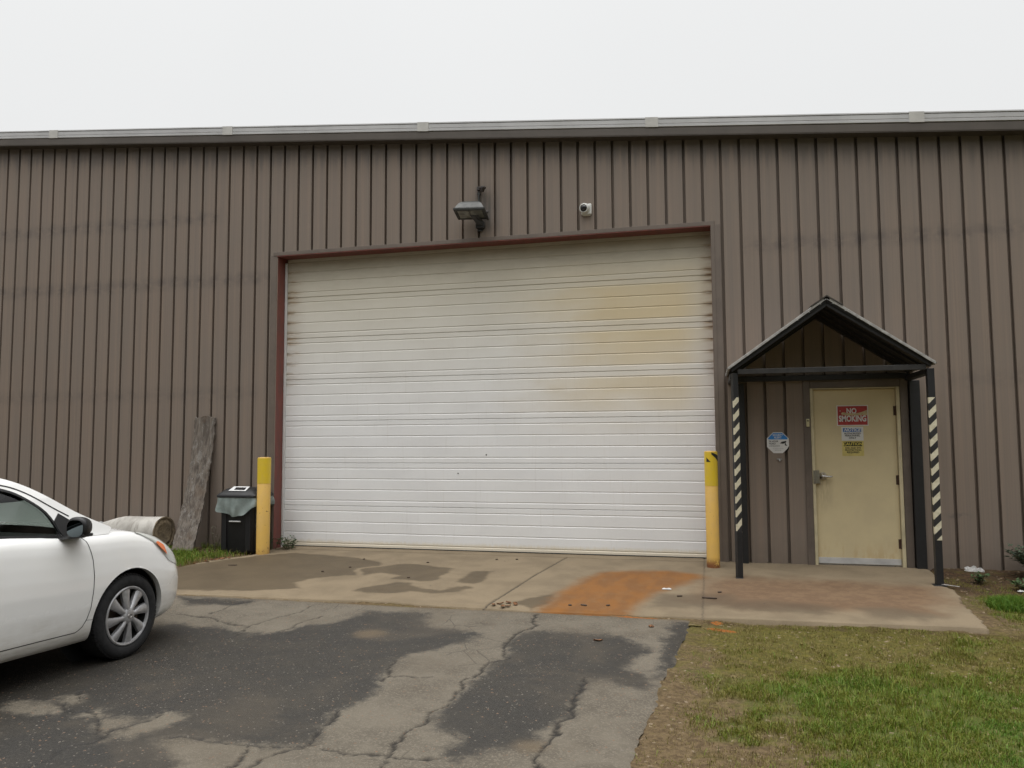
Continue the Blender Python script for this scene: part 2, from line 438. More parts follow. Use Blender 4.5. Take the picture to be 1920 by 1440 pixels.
puddle = np.exp(-(((Xg - 3.12) / 0.17) ** 2 + ((Yg + 3.78) / 0.17) ** 2)) + 0.8 * np.exp(-(((Xg - 4.98) / 0.12) ** 2 + ((Yg + 5.82) / 0.12) ** 2))
dirtedge = np.exp(-(-2.83 - Yg) / 0.07) * 0.75
tanf = np.clip(puddle + dirtedge + np.exp(-(xr - Xg) / 0.03) * 0.3 * (Yg < -4.6), 0, 1)
Zg = gz(Yg) - 0.004 - 0.012 * cr + (vnoise(Xg, Yg, 0.9, 31) - 0.5) * 0.02 + (vnoise(Xg, Yg, 8, 32) - 0.5) * 0.006
edge = np.exp(-(xr - Xg) / 0.03); Zg -= 0.014 * edge
v = np.stack([Xg, Yg, Zg], -1).reshape(-1, 3)
f = gridfaces(nu, nv)
nb = len(v)                                        # plain yard beyond, same sheet
ext = [(-60, -60), (-60, -8.4), (-60, -2.83), (-4, -8.4), (-4, -2.83), (5.4, -60), (asp_right(-8.4), -8.4)]
v = np.vstack([v, [(x, y, float(gz(y)) - 0.004) for x, y in ext]])
f = np.vstack([f, [(nb + 1, nb + 3, nb + 4, nb + 2), (nb, nb + 5, nb + 6, nb + 1)]])
pad = lambda a, val: np.concatenate([a.ravel(), np.full(len(ext), val)])
asphalt = mesh_np('asphalt_yard', v, f, M_ASPH, smooth=True, attrs=dict(wet=pad(wetf, -0.4), crack=pad(cr, 0), tan=pad(tanf, 0)), kind='structure')

# ---- concrete apron
k = NT('concrete', 0.9, 0, 0.3)
P = k.pos
n1 = k.noise(P, 9, 6, 0.65); n2 = k.noise(P, 2.2, 5, 0.6, 0.3); n3 = k.noise(P, 90, 3, 0.6)
wm = k.ss(k.add(k.attr('wet'), k.mul(k.sub(n1, .5), .10)), -0.02, 0.05)
base = k.mix(k.ss(n2, .35, .7), (0.258, 0.205, 0.135), (0.200, 0.158, 0.104))
base = k.mix(k.mul(k.ss(n3, .5, .75), .35), base, (0.125, 0.105, 0.080))
wetc = k.mix(k.ss(n2, .35, .7), (0.120, 0.091, 0.055), (0.097, 0.073, 0.044))
c = k.mix(wm, base, wetc)
c = k.mix(k.mul(k.ss(k.add(k.attr('red'), k.mul(k.sub(n2, .5), .5)), -0.25, 0.25), 0.72), c, k.mix(k.ss(n1, .4, .65), (0.140, 0.076, 0.040), (0.190, 0.112, 0.060)))
c = k.mix(k.mul(k.ss(k.add(k.attr('dark'), k.mul(k.sub(n1, .5), .25)), -0.12, 0.10), 0.6), c, (0.092, 0.070, 0.046))
rm = k.ss(k.add(k.attr('rust'), k.add(k.mul(k.sub(n1, .5), .16), k.mul(k.sub(k.noise(P, 40, 4, .7), .5), .08))), -0.08, 0.14)
st = k.noise(k.scale(P, (2.2, .8, 1)), 2.6, 4, .55)
rc = k.mix(k.ss(st, .38, .62), (0.250, 0.098, 0.016), (0.195, 0.080, 0.018))
rc = k.mix(k.mul(k.ss(k.noise(P, 9, 3), .45, .75), .45), rc, (0.21, 0.115, 0.05))
c = k.mix(k.mul(rm, .88), c, rc)
c = k.mix(k.attr('crack'), c, (0.05, 0.042, 0.032))
spot = k.ss(k.sep(k.voro(P, 7, out='Color'))[0], .93, .95)
c = k.mix(k.mul(k.mul(spot, k.ss(k.voro(P, 7), .10, .05)), .8), c, (0.055, 0.045, 0.038))
k.color(k.mix(1.0, c, (0.80, 0.785, 0.77), 'MULTIPLY')).rough(k.lin(wm, 0, 1, .92, .7))
k.bump(k.add(n3, k.mul(n1, .7)), .35, .006)
M_CONC = k.m
nu, nv = 560, 200
U, V = np.meshgrid(np.linspace(0, 1, nu), np.linspace(0, 1, nv), indexing='ij')
Yg = -2.70 + V * (2.70 + 0.30)
xl = np.interp(Yg, [-2.7, -1.588, -1.197, -0.872, -0.559, -0.41, 0.3], [-0.75, -0.50, -0.44, -0.30, -0.10, -0.05, -0.05])
xl = xl + (vnoise(Yg, Yg * 0, 7, 41) - .5) * .10
xrr = np.interp(Yg, [-2.66, -2.386, -2.127, -1.949, -1.669, -1.393, -1.199, -1.054, -0.962, -0.9, -0.2, 0.3], [8.17, 8.21, 8.20, 8.215, 8.255, 8.30, 8.325, 8.31, 8.28, 8.31, 8.36, 8.36])
xrr = xrr + ((vnoise(Yg, Yg * 0, 9, 42) - .5) * .09 + (vnoise(Yg, Yg * 0, 30, 43) - .5) * .04) * (Yg < -.9)
Xg = xl + U * (xrr - xl)
fr = (vnoise(Xg, Xg * 0, 2.5, 44) - .5) * .07 + (vnoise(Xg, Xg * 0, 14, 45) - .5) * .03
Yg = Yg + (1 - V) ** 6 * (fr + np.interp(Xg, [-1, 0.5, 2.6, 4.4, 5.1, 8.2], [-.05, -.05, .01, -.07, -.02, .05]))
jx = (vnoise(Xg, Yg, 4, 51) - .5) * .14; jy = (vnoise(Xg, Yg, 4, 52) - .5) * .14
wetf = np.full(Xg.shape, -9.0)
for d in CWET: wetf = np.maximum(wetf, sdf(d, Xg + jx, Yg + jy))
rustf = sdf(RUST, Xg + jx * .7, Yg + jy * .7)
redf = sdf(REDS, Xg + jx, Yg + jy)
darkf = np.full(Xg.shape, -9.0)
for d in DARKS: darkf = np.maximum(darkf, sdf(d, Xg + jx, Yg + jy))
crk = 1 - smooth01(pdist([(4.148, -0.02), (3.976, -1.244), (3.826, -2.75)], Xg + jx * .1, Yg), .004, .016)
crk = np.maximum(crk, (1 - smooth01(pdist([(-1, -0.03), (6.0, -0.05)], Xg, Yg + jy * .2), .004, .02)) * .6)
crk = np.maximum(crk, (1 - smooth01(np.abs(Xg - 5.86 - jx * .1), .003, .012)) * .5)
lip = np.minimum(np.minimum(Yg + 2.70 - fr, (xrr - Xg)), Xg - xl)
Zg = gz(Yg) - .012 * crk - .012 * np.exp(-np.clip(lip, 0, 1) / .012) + (vnoise(Xg, Yg, 1.3, 46) - .5) * .010
v = np.stack([Xg, Yg, Zg], -1).reshape(-1, 3)
f = gridfaces(nu, nv)
# front and side lip of the slab
idx = np.arange(nu * nv).reshape(nu, nv)
ring = np.concatenate([idx[:, 0], idx[-1, 1:], idx[0, ::-1]])
low = v[ring].copy(); low[:, 2] -= 0.09; low[:, 1] -= 0.006
nb = len(v); v = np.vstack([v, low])
ra, rb = ring[:nu + nv - 1], np.arange(nb, nb + nu + nv - 1)
f = np.vstack([f, np.stack([ra[:-1], rb[:-1], rb[1:], ra[1:]], 1)])
ra = idx[0, ::-1]; rb = np.arange(nb + nu + nv - 1, nb + nu + nv - 1 + nv)
f = np.vstack([f, np.stack([ra[:-1], rb[:-1], rb[1:], ra[1:]], 1)])
pad = lambda a: np.concatenate([np.clip(a, -1, 1).ravel(), np.clip(a, -1, 1).ravel()[ring]])
mesh_np('concrete_apron', v, f, M_CONC, smooth=False, attrs=dict(wet=pad(wetf), rust=pad(rustf), red=pad(redf), dark=pad(darkf), crack=pad(crk)), kind='structure')

# ---- soil and moss under the lawn, and the wide ground below everything
k = NT('soil', 0.95, 0, 0.2)
P = k.pos
n1 = k.noise(P, 5.5, 6, .65, .4); n2 = k.noise(P, 26, 5, .65); n3 = k.noise(P, 130, 3, .6); n4 = k.noise(P, 1.3, 4, .6)
c = k.mix(k.ss(n2, .35, .65), (0.185, 0.132, 0.070), (0.105, 0.072, 0.038))
c = k.mix(k.ss(k.add(k.attr('brown'), k.mul(k.sub(n1, .5), .8)), .3, .7), c, k.mix(k.ss(n2, .4, .6), (0.050, 0.033, 0.020), (0.095, 0.055, 0.028)))
moss = k.mix(k.ss(n2, .35, .65), (0.145, 0.130, 0.020), (0.088, 0.088, 0.015))
c = k.mix(k.mul(k.ss(k.add(k.attr('moss'), k.mul(k.sub(n1, .5), 1.3)), .22, .75), .80), c, moss)
c = k.mix(k.mul(k.ss(k.add(k.attr('lush'), k.mul(k.sub(n1, .5), .7)), -.3, .3), .8), c, (0.085, 0.120, 0.018))
c = k.mix(k.mul(k.ss(n3, .5, .72), .45), c, (0.065, 0.050, 0.028))
c = k.mix(k.ss(k.sep(k.voro(P, 48, out='Color'))[0], 0.978, .985), c, (0.27, 0.21, 0.14))
c = k.mix(k.ss(k.add(k.attr('rust'), k.mul(k.sub(n2, .5), .35)), .35, .6), c, (0.33, 0.115, 0.025))
k.color(k.mix(1.0, c, (0.80, 0.79, 0.78), 'MULTIPLY')); k.bump(k.add(k.mul(n2, 1.0), k.mul(n3, .5)), .8, .02)
M_SOIL = k.m
def lush_at(X, Y):
    jx = (vnoise(X, Y, 2.6, 61) - .5) * .9; jy = (vnoise(X, Y, 2.6, 62) - .5) * .9
    o = np.full(np.shape(X), -9.0)
    for d in LUSH: o = np.maximum(o, sdf(d, X + jx, Y + jy))
    return o
def soil_patch(name, x0, x1, y0, y1, step, drop):
    nu = int((x1 - x0) / step); nv = int((y1 - y0) / step)
    X, Y = np.meshgrid(np.linspace(x0, x1, nu), np.linspace(y0, y1, nv), indexing='ij')
    Z = gz(Y) - drop + (vnoise(X, Y, 2.5, 63) - .5) * .05 + (vnoise(X, Y, 14, 64) - .5) * .022
    dx_ = X - asp_right(Y)
    Z += np.where((dx_ > -.02) & (Y < -2.8), .014 * np.exp(-np.clip(dx_, 0, 9) / .15), 0) + 0.02 - .05 * (1 - smooth01(dx_, -.10, -.01)) * (name == 'lawn_soil')
    Z += np.where(X > 8.4, .03 * np.exp(-((Y + .1) / .35) ** 2), 0)
    brown = smooth01(Y, -1.9, -.6) * smooth01(X, 8.0, 8.4) + .8 * np.exp(-((Y + 2.85) / .22) ** 2) * smooth01(X, 6.6, 7.4) + .55 * (X < 0) + .75 * np.exp(-((Y + 2.80) / .10) ** 2) * (X > 5.9)  # last term: dark soil with the slab edge shadow line painted in
    moss = np.exp(-((Y + 3.15) / .38) ** 2) * .55 + np.exp(-((Y + 3.9) / .9) ** 2) * .38 + .30
    moss = np.where(X < 0, .2, moss)
    moss *= smooth01(X - asp_right(Y), .0, .7) * .5 + .5
    rust = .9 * np.exp(-(((X - 6.02) / .16) ** 2 + ((Y + 3.02) / .05) ** 2)) + .9 * np.exp(-(((X - 5.98) / .05) ** 2 + ((Y + 2.79) / .05) ** 2)) + .7 * np.exp(-(((X - 5.0) / .75) ** 2 + ((Y + 2.78) / .05) ** 2))
    v = np.stack([X, Y, Z], -1).reshape(-1, 3)
    return mesh_np(name, v, gridfaces(nu, nv), M_SOIL, smooth=True, attrs=dict(lush=np.clip(lush_at(X, Y), -1, 1).ravel(), brown=brown.ravel(), moss=moss.ravel(), rust=rust.ravel()), kind='structure')
soil_patch('lawn_soil', 5.2, 11.5, -9.0, 0.02, 0.035, .055)
soil_patch('dirt_strip', -6.0, 0.1, -3.0, 0.02, 0.04, .045)
soil_patch('gravel_gap', -1.2, 5.85, -3.0, -2.55, 0.03, .045)
mesh_np('ground', [(-200, -200, -.24), (200, -200, -.24), (200, 200, -.24), (-200, 200, -.24)], [(0, 1, 2, 3)], M_SOIL, kind='structure')
def soil_z(x, y): return float(gz(y)) - .035

# ---- grass blades (nobody could count them)
k = NT('grass_blade', .6, 0, .3)
tone = k.attr('tone')
rmp = k.n('ShaderNodeValToRGB'); k.put(rmp.inputs[0], tone)
els = rmp.color_ramp.elements
els[0].position = 0; els[0].color = (0.215, 0.158, 0.075, 1)
els[1].position = 1; els[1].color = (0.072, 0.160, 0.015, 1)
for p_, c_ in ((.25, (0.19, 0.155, 0.05, 1)), (.45, (0.150, 0.142, 0.017, 1)), (.7, (0.120, 0.172, 0.016, 1))):
    e = els.new(p_); e.color = c_
k.color(rmp.outputs[0])
M_GRASS = k.m
def blades(name, xs, ys, zs, hs, ws, tones, lean=.5):
    n = len(xs); a = rng.random(n) * 2 * np.pi; la = rng.random(n) * 2 * np.pi; ln = (rng.random(n) ** 1.3) * lean * hs * 1.6
    dx, dy = np.cos(a) * ws / 2, np.sin(a) * ws / 2
    lx, ly = np.cos(la) * ln, np.sin(la) * ln
    V = np.empty((n, 5, 3), np.float32)
    V[:, 0] = np.stack([xs - dx, ys - dy, zs - .012], 1); V[:, 1] = np.stack([xs + dx, ys + dy, zs - .012], 1)
    V[:, 2] = np.stack([xs - dx * .8 + lx * .35, ys - dy * .8 + ly * .35, zs + hs * .6], 1)
    V[:, 3] = np.stack([xs + dx * .8 + lx * .35, ys + dy * .8 + ly * .35, zs + hs * .6], 1)
    V[:, 4] = np.stack([xs + lx, ys + ly, zs + hs * (1 - .25 * ln / (hs + 1e-6))], 1)
    b = np.arange(n) * 5
    F = np.concatenate([np.stack([b, b + 1, b + 3], 1), np.stack([b, b + 3, b + 2], 1), np.stack([b + 2, b + 3, b + 4], 1)])
    o = mesh_np(name, V.reshape(-1, 3), F, M_GRASS, attrs=dict(tone=np.repeat(tones, 5)), kind='stuff')
    return o
N = 760000
xs = 5.45 + rng.random(N) * 4.6; ys = -6.9 + rng.random(N) * 6.85
slab = (ys > -2.72) & (xs < 8.36)
lu = lush_at(xs, ys); cl = vnoise(xs, ys, 3.2, 71); cl2 = vnoise(xs, ys, 9, 72)
lu = lu + .55 * (vnoise(xs, ys, 6, 74) - .5)
den = .20 + .35 * smooth01(cl, .42, .7) + .80 * smooth01(lu, -.35, .25)
den *= .12 + 1.1 * smooth01(cl2, .35, .62)
den *= smooth01(xs - asp_right(ys), -.05, .5) * .65 + .35
den[(xs > 8.3) & (ys > -1.9)] *= .35
den[slab | (xs < asp_right(ys) + .01)] = 0
keep = rng.random(N) < den
xs, ys, lu, cl = xs[keep], ys[keep], lu[keep], cl[keep]; n = len(xs)
lf = smooth01(lu, -.35, .3)
hs = (.008 + .016 * rng.random(n)) + lf * (.006 + .028 * rng.random(n) * smooth01(vnoise(xs, ys, 2, 73), .3, .7))
tn = np.clip(.16 + .46 * smooth01(cl, .38, .65) * rng.random(n) + lf * (.40 + .35 * rng.random(n)) * (.6 + .4 * rng.random(n)) + .12 * rng.standard_normal(n) * .5, 0, 1)
tn *= .72 + .5 * vnoise(xs, ys, 1.8, 76)
tn[rng.random(n) < .12] *= .25
zs = gz(ys) - .035 + (vnoise(xs, ys, 2.5, 63) - .5) * .05
tall = (rng.random(n) < .030 + .05 * lf) & (vnoise(xs, ys, 4.5, 75) > .48)
hs[tall] *= 2.2 + rng.random(tall.sum()); tn[tall] = np.clip(.45 + .4 * rng.random(tall.sum()), 0, 1)
o = blades('lawn_grass', xs, ys, zs, hs, .0022 + .0022 * rng.random(n), tn, .9)
tag(o, 'patchy green and straw coloured grass growing beside the asphalt and slab', 'grass')

# ================================================================== BUILDING
S_ = 0.2286                                        # rib spacing
def rake(x):                                       # underside of the roof edge, falls to the right
    return 6.298 - 0.0872 * (x + 5.2) if x > -14 else 6.30 - 0.0872 * (-8.8) + .0872 * (x + 14)
# painted metal siding
def siding(name, tint=1.0):
    k = NT(name, .55, 0, .35)
    P = k.pos; s = k.sep(P)
    st = k.noise(k.scale(P, (55, 55, .35)), 1.0, 3, .6)
    st2 = k.noise(k.scale(P, (14, 14, .22)), 1.0, 4, .6)
    pan = k.noise(k.scale(k.math('FLOOR', k.math('DIVIDE', s[0], S_)), (1, 1, 1)), 1.7, 0)
    lg = k.noise(k.scale(P, (.6, .6, .8)), 1.0, 4, .6)
    a, b = (0.226, 0.176, 0.140), (0.196, 0.158, 0.130)
    c = k.mix(k.ss(st2, .35, .65), a, b)
    c = k.mix(k.mul(k.ss(st, .42, .7), .40), c, (0.160, 0.133, 0.108))
    c = k.mix(k.mul(k.ss(lg, .4, .65), .35), c, (0.182, 0.156, 0.132))
    # grime where the wall girts sweat, blotchy along the ribs
    fr = k.math('ABSOLUTE', k.sub(k.math('FRACT', k.add(k.math('DIVIDE', s[0], S_), .5)), .5))
    near = k.ss(fr, .42, .08)
    bl = k.noise(k.scale(P, (7, 7, 9)), 1.0, 4, .65)
    def girt(z, x0, x1, w=.17):
        zz = k.add(s[2], k.mul(k.sub(k.noise(k.scale(P, (3, 3, 0)), 1, 2), .5), .10))
        m = k.band(zz, z, w)
        if x0 is not None: m = k.mul(m, k.ss(s[0], x0, x0 + .5))
        if x1 is not None: m = k.mul(m, k.ss(s[0], x1, x1 - .3))
        return m
    m = k.math('MAXIMUM', girt(4.86, None, -.9), girt(3.90, None, -.1))
    m = k.math('MAXIMUM', m, k.mul(girt(2.21, None, -.2), .6))
    m = k.math('MAXIMUM', m, girt(3.91, 6.2, None))
    m = k.math('MAXIMUM', m, k.mul(girt(2.18, 8.3, None), .5))
    m = k.mul(m, k.add(.45, k.mul(near, .55)))
    m = k.mul(m, k.ss(bl, .34, .58))
    c = k.mix(k.mul(m, .52), c, (0.080, 0.070, 0.066))
    # streaky darker band under the roof edge
    ed = k.add(k.sub(6.30, k.mul(k.add(s[0], 5.2), .0872)), k.mul(s[2], -1))
    c = k.mix(k.mul(k.ss(k.sub(k.mul(st2, .75), ed), .0, .28), .60), c, (0.105, 0.094, 0.086))
    # smoke-dark dirt under the lamp, rain splash along the foot
    dx = k.sub(s[0], 3.05); lm = k.mul(k.ss(k.math('ABSOLUTE', dx), .30, .02), k.mul(k.ss(s[2], 4.25, 4.45), k.ss(s[2], 5.15, 4.6)))
    c = k.mix(k.mul(lm, k.add(.42, k.mul(k.ss(st2, .4, .6), .45))), c, (0.070, 0.064, 0.058))
    ft = k.ss(k.add(s[2], k.mul(k.sub(bl, .5), .35)), .40, .0)
    c = k.mix(k.mul(ft, .35), c, (0.115, 0.092, 0.070))
    # scuff right of the canopy
    sc = k.mul(k.band(s[2], .60, .05), k.band(s[0], 8.72, .2))
    c = k.mix(k.mul(k.mul(sc, k.ss(bl, .4, .6)), .7), c, (0.085, 0.08, 0.08))
    k.color(c); k.rough(k.lin(lg, .3, .7, .50, .66))
    k.bump(st, .08, .003)
    return k.m
M_SIDE = siding('brown_siding')
M_TRIM = simple('brown_trim', (0.150, 0.120, 0.098), .5, var=.10, scale=3)
M_FASC = simple('dark_fascia', (0.082, 0.068, 0.055), .5, var=.10, scale=2)
M_WHITE = simple('white_trim', (0.62, 0.62, 0.61), .45, var=.06, scale=3)
M_GUT = simple('pale_roof_edge', (0.47, 0.47, 0.47), .45, var=.08, scale=2)
M_SLEEVE = simple('sleeve_metal', (0.52, 0.51, 0.48), .45, var=.08, scale=5)
M_DARK = simple('dark_void', (0.02, 0.018, 0.017), .8, var=.1)
# red primer
k = NT('red_primer', .6)
n = k.noise(k.scale(k.pos, (4, 4, 1.2)), 3, 5, .6)
c = k.mix(k.ss(n, .35, .7), (0.185, 0.052, 0.040), (0.130, 0.050, 0.042))
c = k.mix(k.mul(k.ss(k.noise(k.pos, 17, 4), .62, .72), .6), c, (0.07, 0.04, 0.035))
k.color(c); M_RED = k.m

bld = thing('metal_warehouse', 'brown ribbed metal warehouse with a white roller door and a cream side door', 'building')
OX0, OX1, OZ = -0.085, 6.03, 4.20                  # big opening
MX0, MX1, MZ = 7.146, 8.146, 2.108                 # small door opening
WL, WR, DEP = -22.0, 16.0, 18.0
mb = MB()
xs_ = {WL, WR, OX0, OX1, MX0, MX1, -14.0}
i0 = math.ceil(WL / S_) ; i1 = math.floor(WR / S_)
GW, GB, GD = 0.0185, 0.0160, 0.060                  # rib groove: half width at face, at root, depth
grooves = [i * S_ for i in range(i0 + 1, i1)]
def depth(x):
    i = round(x / S_); d = abs(x - i * S_)
    if d >= GW - 1e-9: return 0.0
    if d <= GB: return GD
    return GD * (GW - d) / (GW - GB)
for g in grooves: xs_ |= {g - GW, g - GB, g + GB, g + GW}
xs_ = sorted(xs_)
def bottom(xm):
    if OX0 < xm < OX1: return OZ + .05
    if MX0 < xm < MX1: return MZ + .005
    return -0.40
for a, b in zip(xs_[:-1], xs_[1:]):
    xm = (a + b) / 2; z0 = bottom(xm)
    ya, yb = depth(a + 1e-7 if False else a), depth(b)
    # split tall strips so bands of the shading stay crisp
    mb.poly([(a, ya, z0), (b, yb, z0), (b, yb, rake(b) + .1), (a, ya, rake(a) + .1)])
# other walls
for x in (WL, WR):
    p = [(x, 0, -.4), (x, DEP, -.4), (x, DEP, rake(x) + .1), (x, 0, rake(x) + .1)]
    mb.poly(p, flip=(x == WR))
mb.poly([(WL, DEP, -.4), (WR, DEP, -.4), (WR, DEP, rake(WR)), (-14, DEP, rake(-14)), (WL, DEP, rake(WL))], flip=True)
mb.build('wall', M_SIDE, bld)

# roof
mb = MB()
mb.poly([(-14, -.05, rake(-14) + .21), (WR, -.05, rake(WR) + .21), (WR, DEP, rake(WR) + .21), (-14, DEP, rake(-14) + .21)])
mb.poly([(WL, -.05, rake(WL) + .21), (-14, -.05, rake(-14) + .21), (-14, DEP, rake(-14) + .21), (WL, DEP, rake(WL) + .21)])
roof = mb.build('roof', M_GUT, bld)
def along(prof, x0, x1, mat, name, parent, split=None):
    mb = MB(); xs = [x0] + ([-14.0] if x0 < -14 < x1 else []) + [x1]
    rows = [[(x, y, rake(x) + z) for y, z in prof] for x in xs]
    mb.grid(rows, close_u=True)
    mb.poly(rows[0]); mb.poly(rows[-1][::-1])
    return mb.build(name, mat, parent, recalc=True)
along([(0.02, .002), (-.156, .002), (-.156, .010), (-.160, .014), (-.160, .100), (-.150, .117), (0.02, .117)], WL - .1, WR + .1, M_FASC, 'rake_fascia', bld)
g = along([(0.02, .118), (-.160, .118), (-.166, .122), (-.166, .152), (-.160, .156), (-.160, .160), (-.164, .164), (-.164, .214), (-.152, .217), (-.152, .223), (-.168, .226), (-.166, .242), (-.15, .244), (0.02, .244)], WL - .1, WR + .1, M_GUT, 'roof_edge_trim', bld)
for x in (-3.99, -.86, 2.215, 5.33, 8.42, 11.5, -7.1, -10.2):
    along([(0.0, .116), (-.170, .116), (-.172, .244), (-.15, .248), (0.0, .248)], x - .08, x + .085, M_SLEEVE, 'joint_sleeve', g)
# head closure strip above the big door, brown, then the red primed lintel
mb = MB(); mb.box((OX0 - .07, -.012, OZ + .004), (OX1 + .05, .05, OZ + .058), .003)
mb.build('head_flashing', M_TRIM, bld)
mb = MB(); mb.box((OX0 - .015, -.010, OZ - .006), (OX1 + .04, .236, OZ + .0035))
mb.build('lintel', M_RED, bld)
mb = MB(); mb.box((OX0 - .012, .001, -.1), (OX0, .30, OZ - .003)); mb.build('door_jamb', M_RED, bld)
mb = MB(); mb.box((OX1, .001, -.1), (OX1 + .012, .30, OZ - .003)); mb.build('door_jamb', M_RED, bld)
mb = MB()
mb.box((OX1 + .001, -.014, -.1), (OX1 + .048, .0, OZ + .0115), .003)
mb.box((OX1 + .046, -.008, -.1), (OX1 + .118, .0, OZ + .0115), .002)
mb.build('jamb_trim', M_TRIM, bld)
mb = MB(); mb.box((OX0 - .11, -.006, -.1), (OX0 - .0135, .0, OZ + .0115), .002)
mb.build('jamb_trim', M_TRIM, bld)

# ---- overhead door
SEC = .607; DZ0 = -.022; DY = .235
k = NT('white_door_steel', .42, 0, .4)
P = k.pos; s = k.sep(P)
n1 = k.noise(k.scale(P, (1.1, 1, 2.2)), 1.6, 5, .6); n2 = k.noise(k.scale(P, (5, 1, 26)), 1.2, 4, .6); n3 = k.noise(k.scale(P, (30, 1, 2)), 1, 3)
c = k.mix(k.ss(n1, .35, .7), (0.76, 0.76, 0.755), (0.735, 0.735, 0.735))
# grey beige dirt film that thickens with height, lintel shade painted in with it
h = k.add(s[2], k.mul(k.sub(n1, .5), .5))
film_shade = k.ss(h, 1.5, 4.2)
c = k.mix(k.mul(film_shade, .85), c, (0.52, 0.475, 0.36))
# dirt and painted lintel shade, darkest close under the lintel
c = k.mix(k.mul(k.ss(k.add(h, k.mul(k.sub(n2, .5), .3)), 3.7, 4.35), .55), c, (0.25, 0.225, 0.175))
# yellowed pans toward the right
fs = k.math('FRACT', k.math('DIVIDE', k.add(s[2], -DZ0), SEC))
pan = k.mul(k.ss(fs, .09, .16), k.ss(fs, .91, .84))
xm = k.ss(k.add(s[0], k.mul(k.sub(n1, .5), 1.2)), 2.9, 5.2)
xe = k.ss(s[0], 6.0, 5.55, .35, 1)
zm = k.mul(k.ss(s[2], 1.2, 2.3), k.ss(s[2], 4.0, 3.5))
yel = k.mul(k.mul(xm, xe), k.mul(zm, k.add(.45, k.mul(pan, .55))))
yel = k.mul(yel, k.ss(k.noise(k.scale(P, (.35, 1, .8)), 1.5, 2, .5), .12, .58))
c = k.mix(k.mul(yel, .72), c, (0.58, 0.455, 0.24))
# brown weeping at the ends of the joints
eL = k.ss(k.sub(s[0], -.05), .30, .0); eR = k.ss(k.sub(6.03, s[0]), .20, .0)
jl = None
for q in (0.0, .125, .375, .625, .875, 1.0):
    b_ = k.ss(k.math('ABSOLUTE', k.sub(fs, q)), .085, .0)
    jl = b_ if jl is None else k.math('MAXIMUM', jl, b_)
em = k.mul(k.math('MAXIMUM', k.mul(eL, .9), eR), k.mul(k.ss(s[2], 1.9, 2.9), k.ss(s[2], 4.25, 3.9, .4, 1)))
c = k.mix(k.mul(em, k.mul(k.add(.12, k.mul(jl, .8)), k.ss(n2, .3, .6))), c, (0.30, 0.19, 0.085))
core = k.mul(k.math('MAXIMUM', k.mul(k.ss(k.sub(s[0], -.05), .16, .0), .55), k.ss(k.sub(6.03, s[0]), .16, .0)), k.mul(k.mul(k.ss(s[2], 2.2, 2.9), k.ss(s[2], 3.9, 3.6)), k.mul(k.ss(jl, .5, .9), k.ss(k.noise(k.scale(P, (6, 1, 3.1)), 1.3, 2), .38, .58))))
c = k.mix(k.mul(core, .38), c, (0.055, 0.035, 0.022))
# dirt resting in the grooves
gl = None
for q in (0.0, .125, .375, .625, .875, 1.0):
    b_ = k.ss(k.math('ABSOLUTE', k.sub(fs, q)), .016, .004)
    gl = b_ if gl is None else k.math('MAXIMUM', gl, b_)
c = k.mix(k.mul(gl, k.ss(h, 0.0, 3.0, .06, .14)), c, (0.22, 0.19, 0.14))
# yellowed bottom rail, faint run marks
c = k.mix(k.mul(k.ss(k.add(s[2], k.mul(k.sub(n3, .5), .06)), .12, .05), .6), c, (0.62, 0.52, 0.33))
c = k.mix(k.mul(k.ss(n3, .58, .75), .10), c, (0.40, 0.36, 0.28))
k.color(c); k.rough(k.lin(film_shade, 0, 1, .38, .6)); M_DOOR = k.m
prof = []
def groove(z, d, w):
    prof.extend([(DY, z - w), (DY + d, z - w * .35), (DY + d, z + w * .25), (DY, z + w * .7)])
prof.append((DY, DZ0))
for sct in range(7):
    zb = DZ0 + sct * SEC
    if sct: groove(zb, .010, .008)
    for q in (.125, .375, .625, .875): groove(zb + q * SEC, .005, .012)
prof.append((DY, DZ0 + 7 * SEC))
mb = MB()
nxs = 40
rows = [[(OX0 + .02 + (OX1 - OX0 - .02) * i / nxs, y + .0025 * math.sin(i * 1.7 + z * 2.3) + .0015 * math.sin(i * .6 + z * 9), z) for y, z in prof] for i in range(nxs + 1)]
mb.grid(rows)
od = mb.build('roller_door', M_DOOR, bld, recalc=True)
mb = MB(); mb.box((OX0 + .02, DY - .012, -.018), (OX1, DY + .03, .012), .004)
M_RUB = simple('black_rubber', (0.018, 0.017, 0.016), .8)
mb.build('bottom_seal', M_RUB, od)
mb = MB(); mb.box((OX0 + .001, DY - .035, -.02), (OX0 + .034, DY - .004, OZ - .062), .004)
mb.build('weather_strip', M_WHITE, od)
mb = MB(); mb.box((2.585, DY - .004, 1.05), (2.605, DY + .002, 1.058)); mb.build("lock_hole", M_DARK, od)
mb = MB(); mb.lathe([(0, .006), (.010, .004), (.010, 0)], 12, Matrix.Translation((3.0, DY - .001, 1.306)) @ Matrix.Rotation(R(90), 4, "X"))
mb.build('lock_hole', M_DARK, od)
# floor of the opening is the apron; a dark slab closes the building inside
mb = MB(); mb.box((OX0 - .3, .40, -.15), (OX1 + .3, .45, OZ + .4)); mb.build('inner_lining', M_DARK, bld)

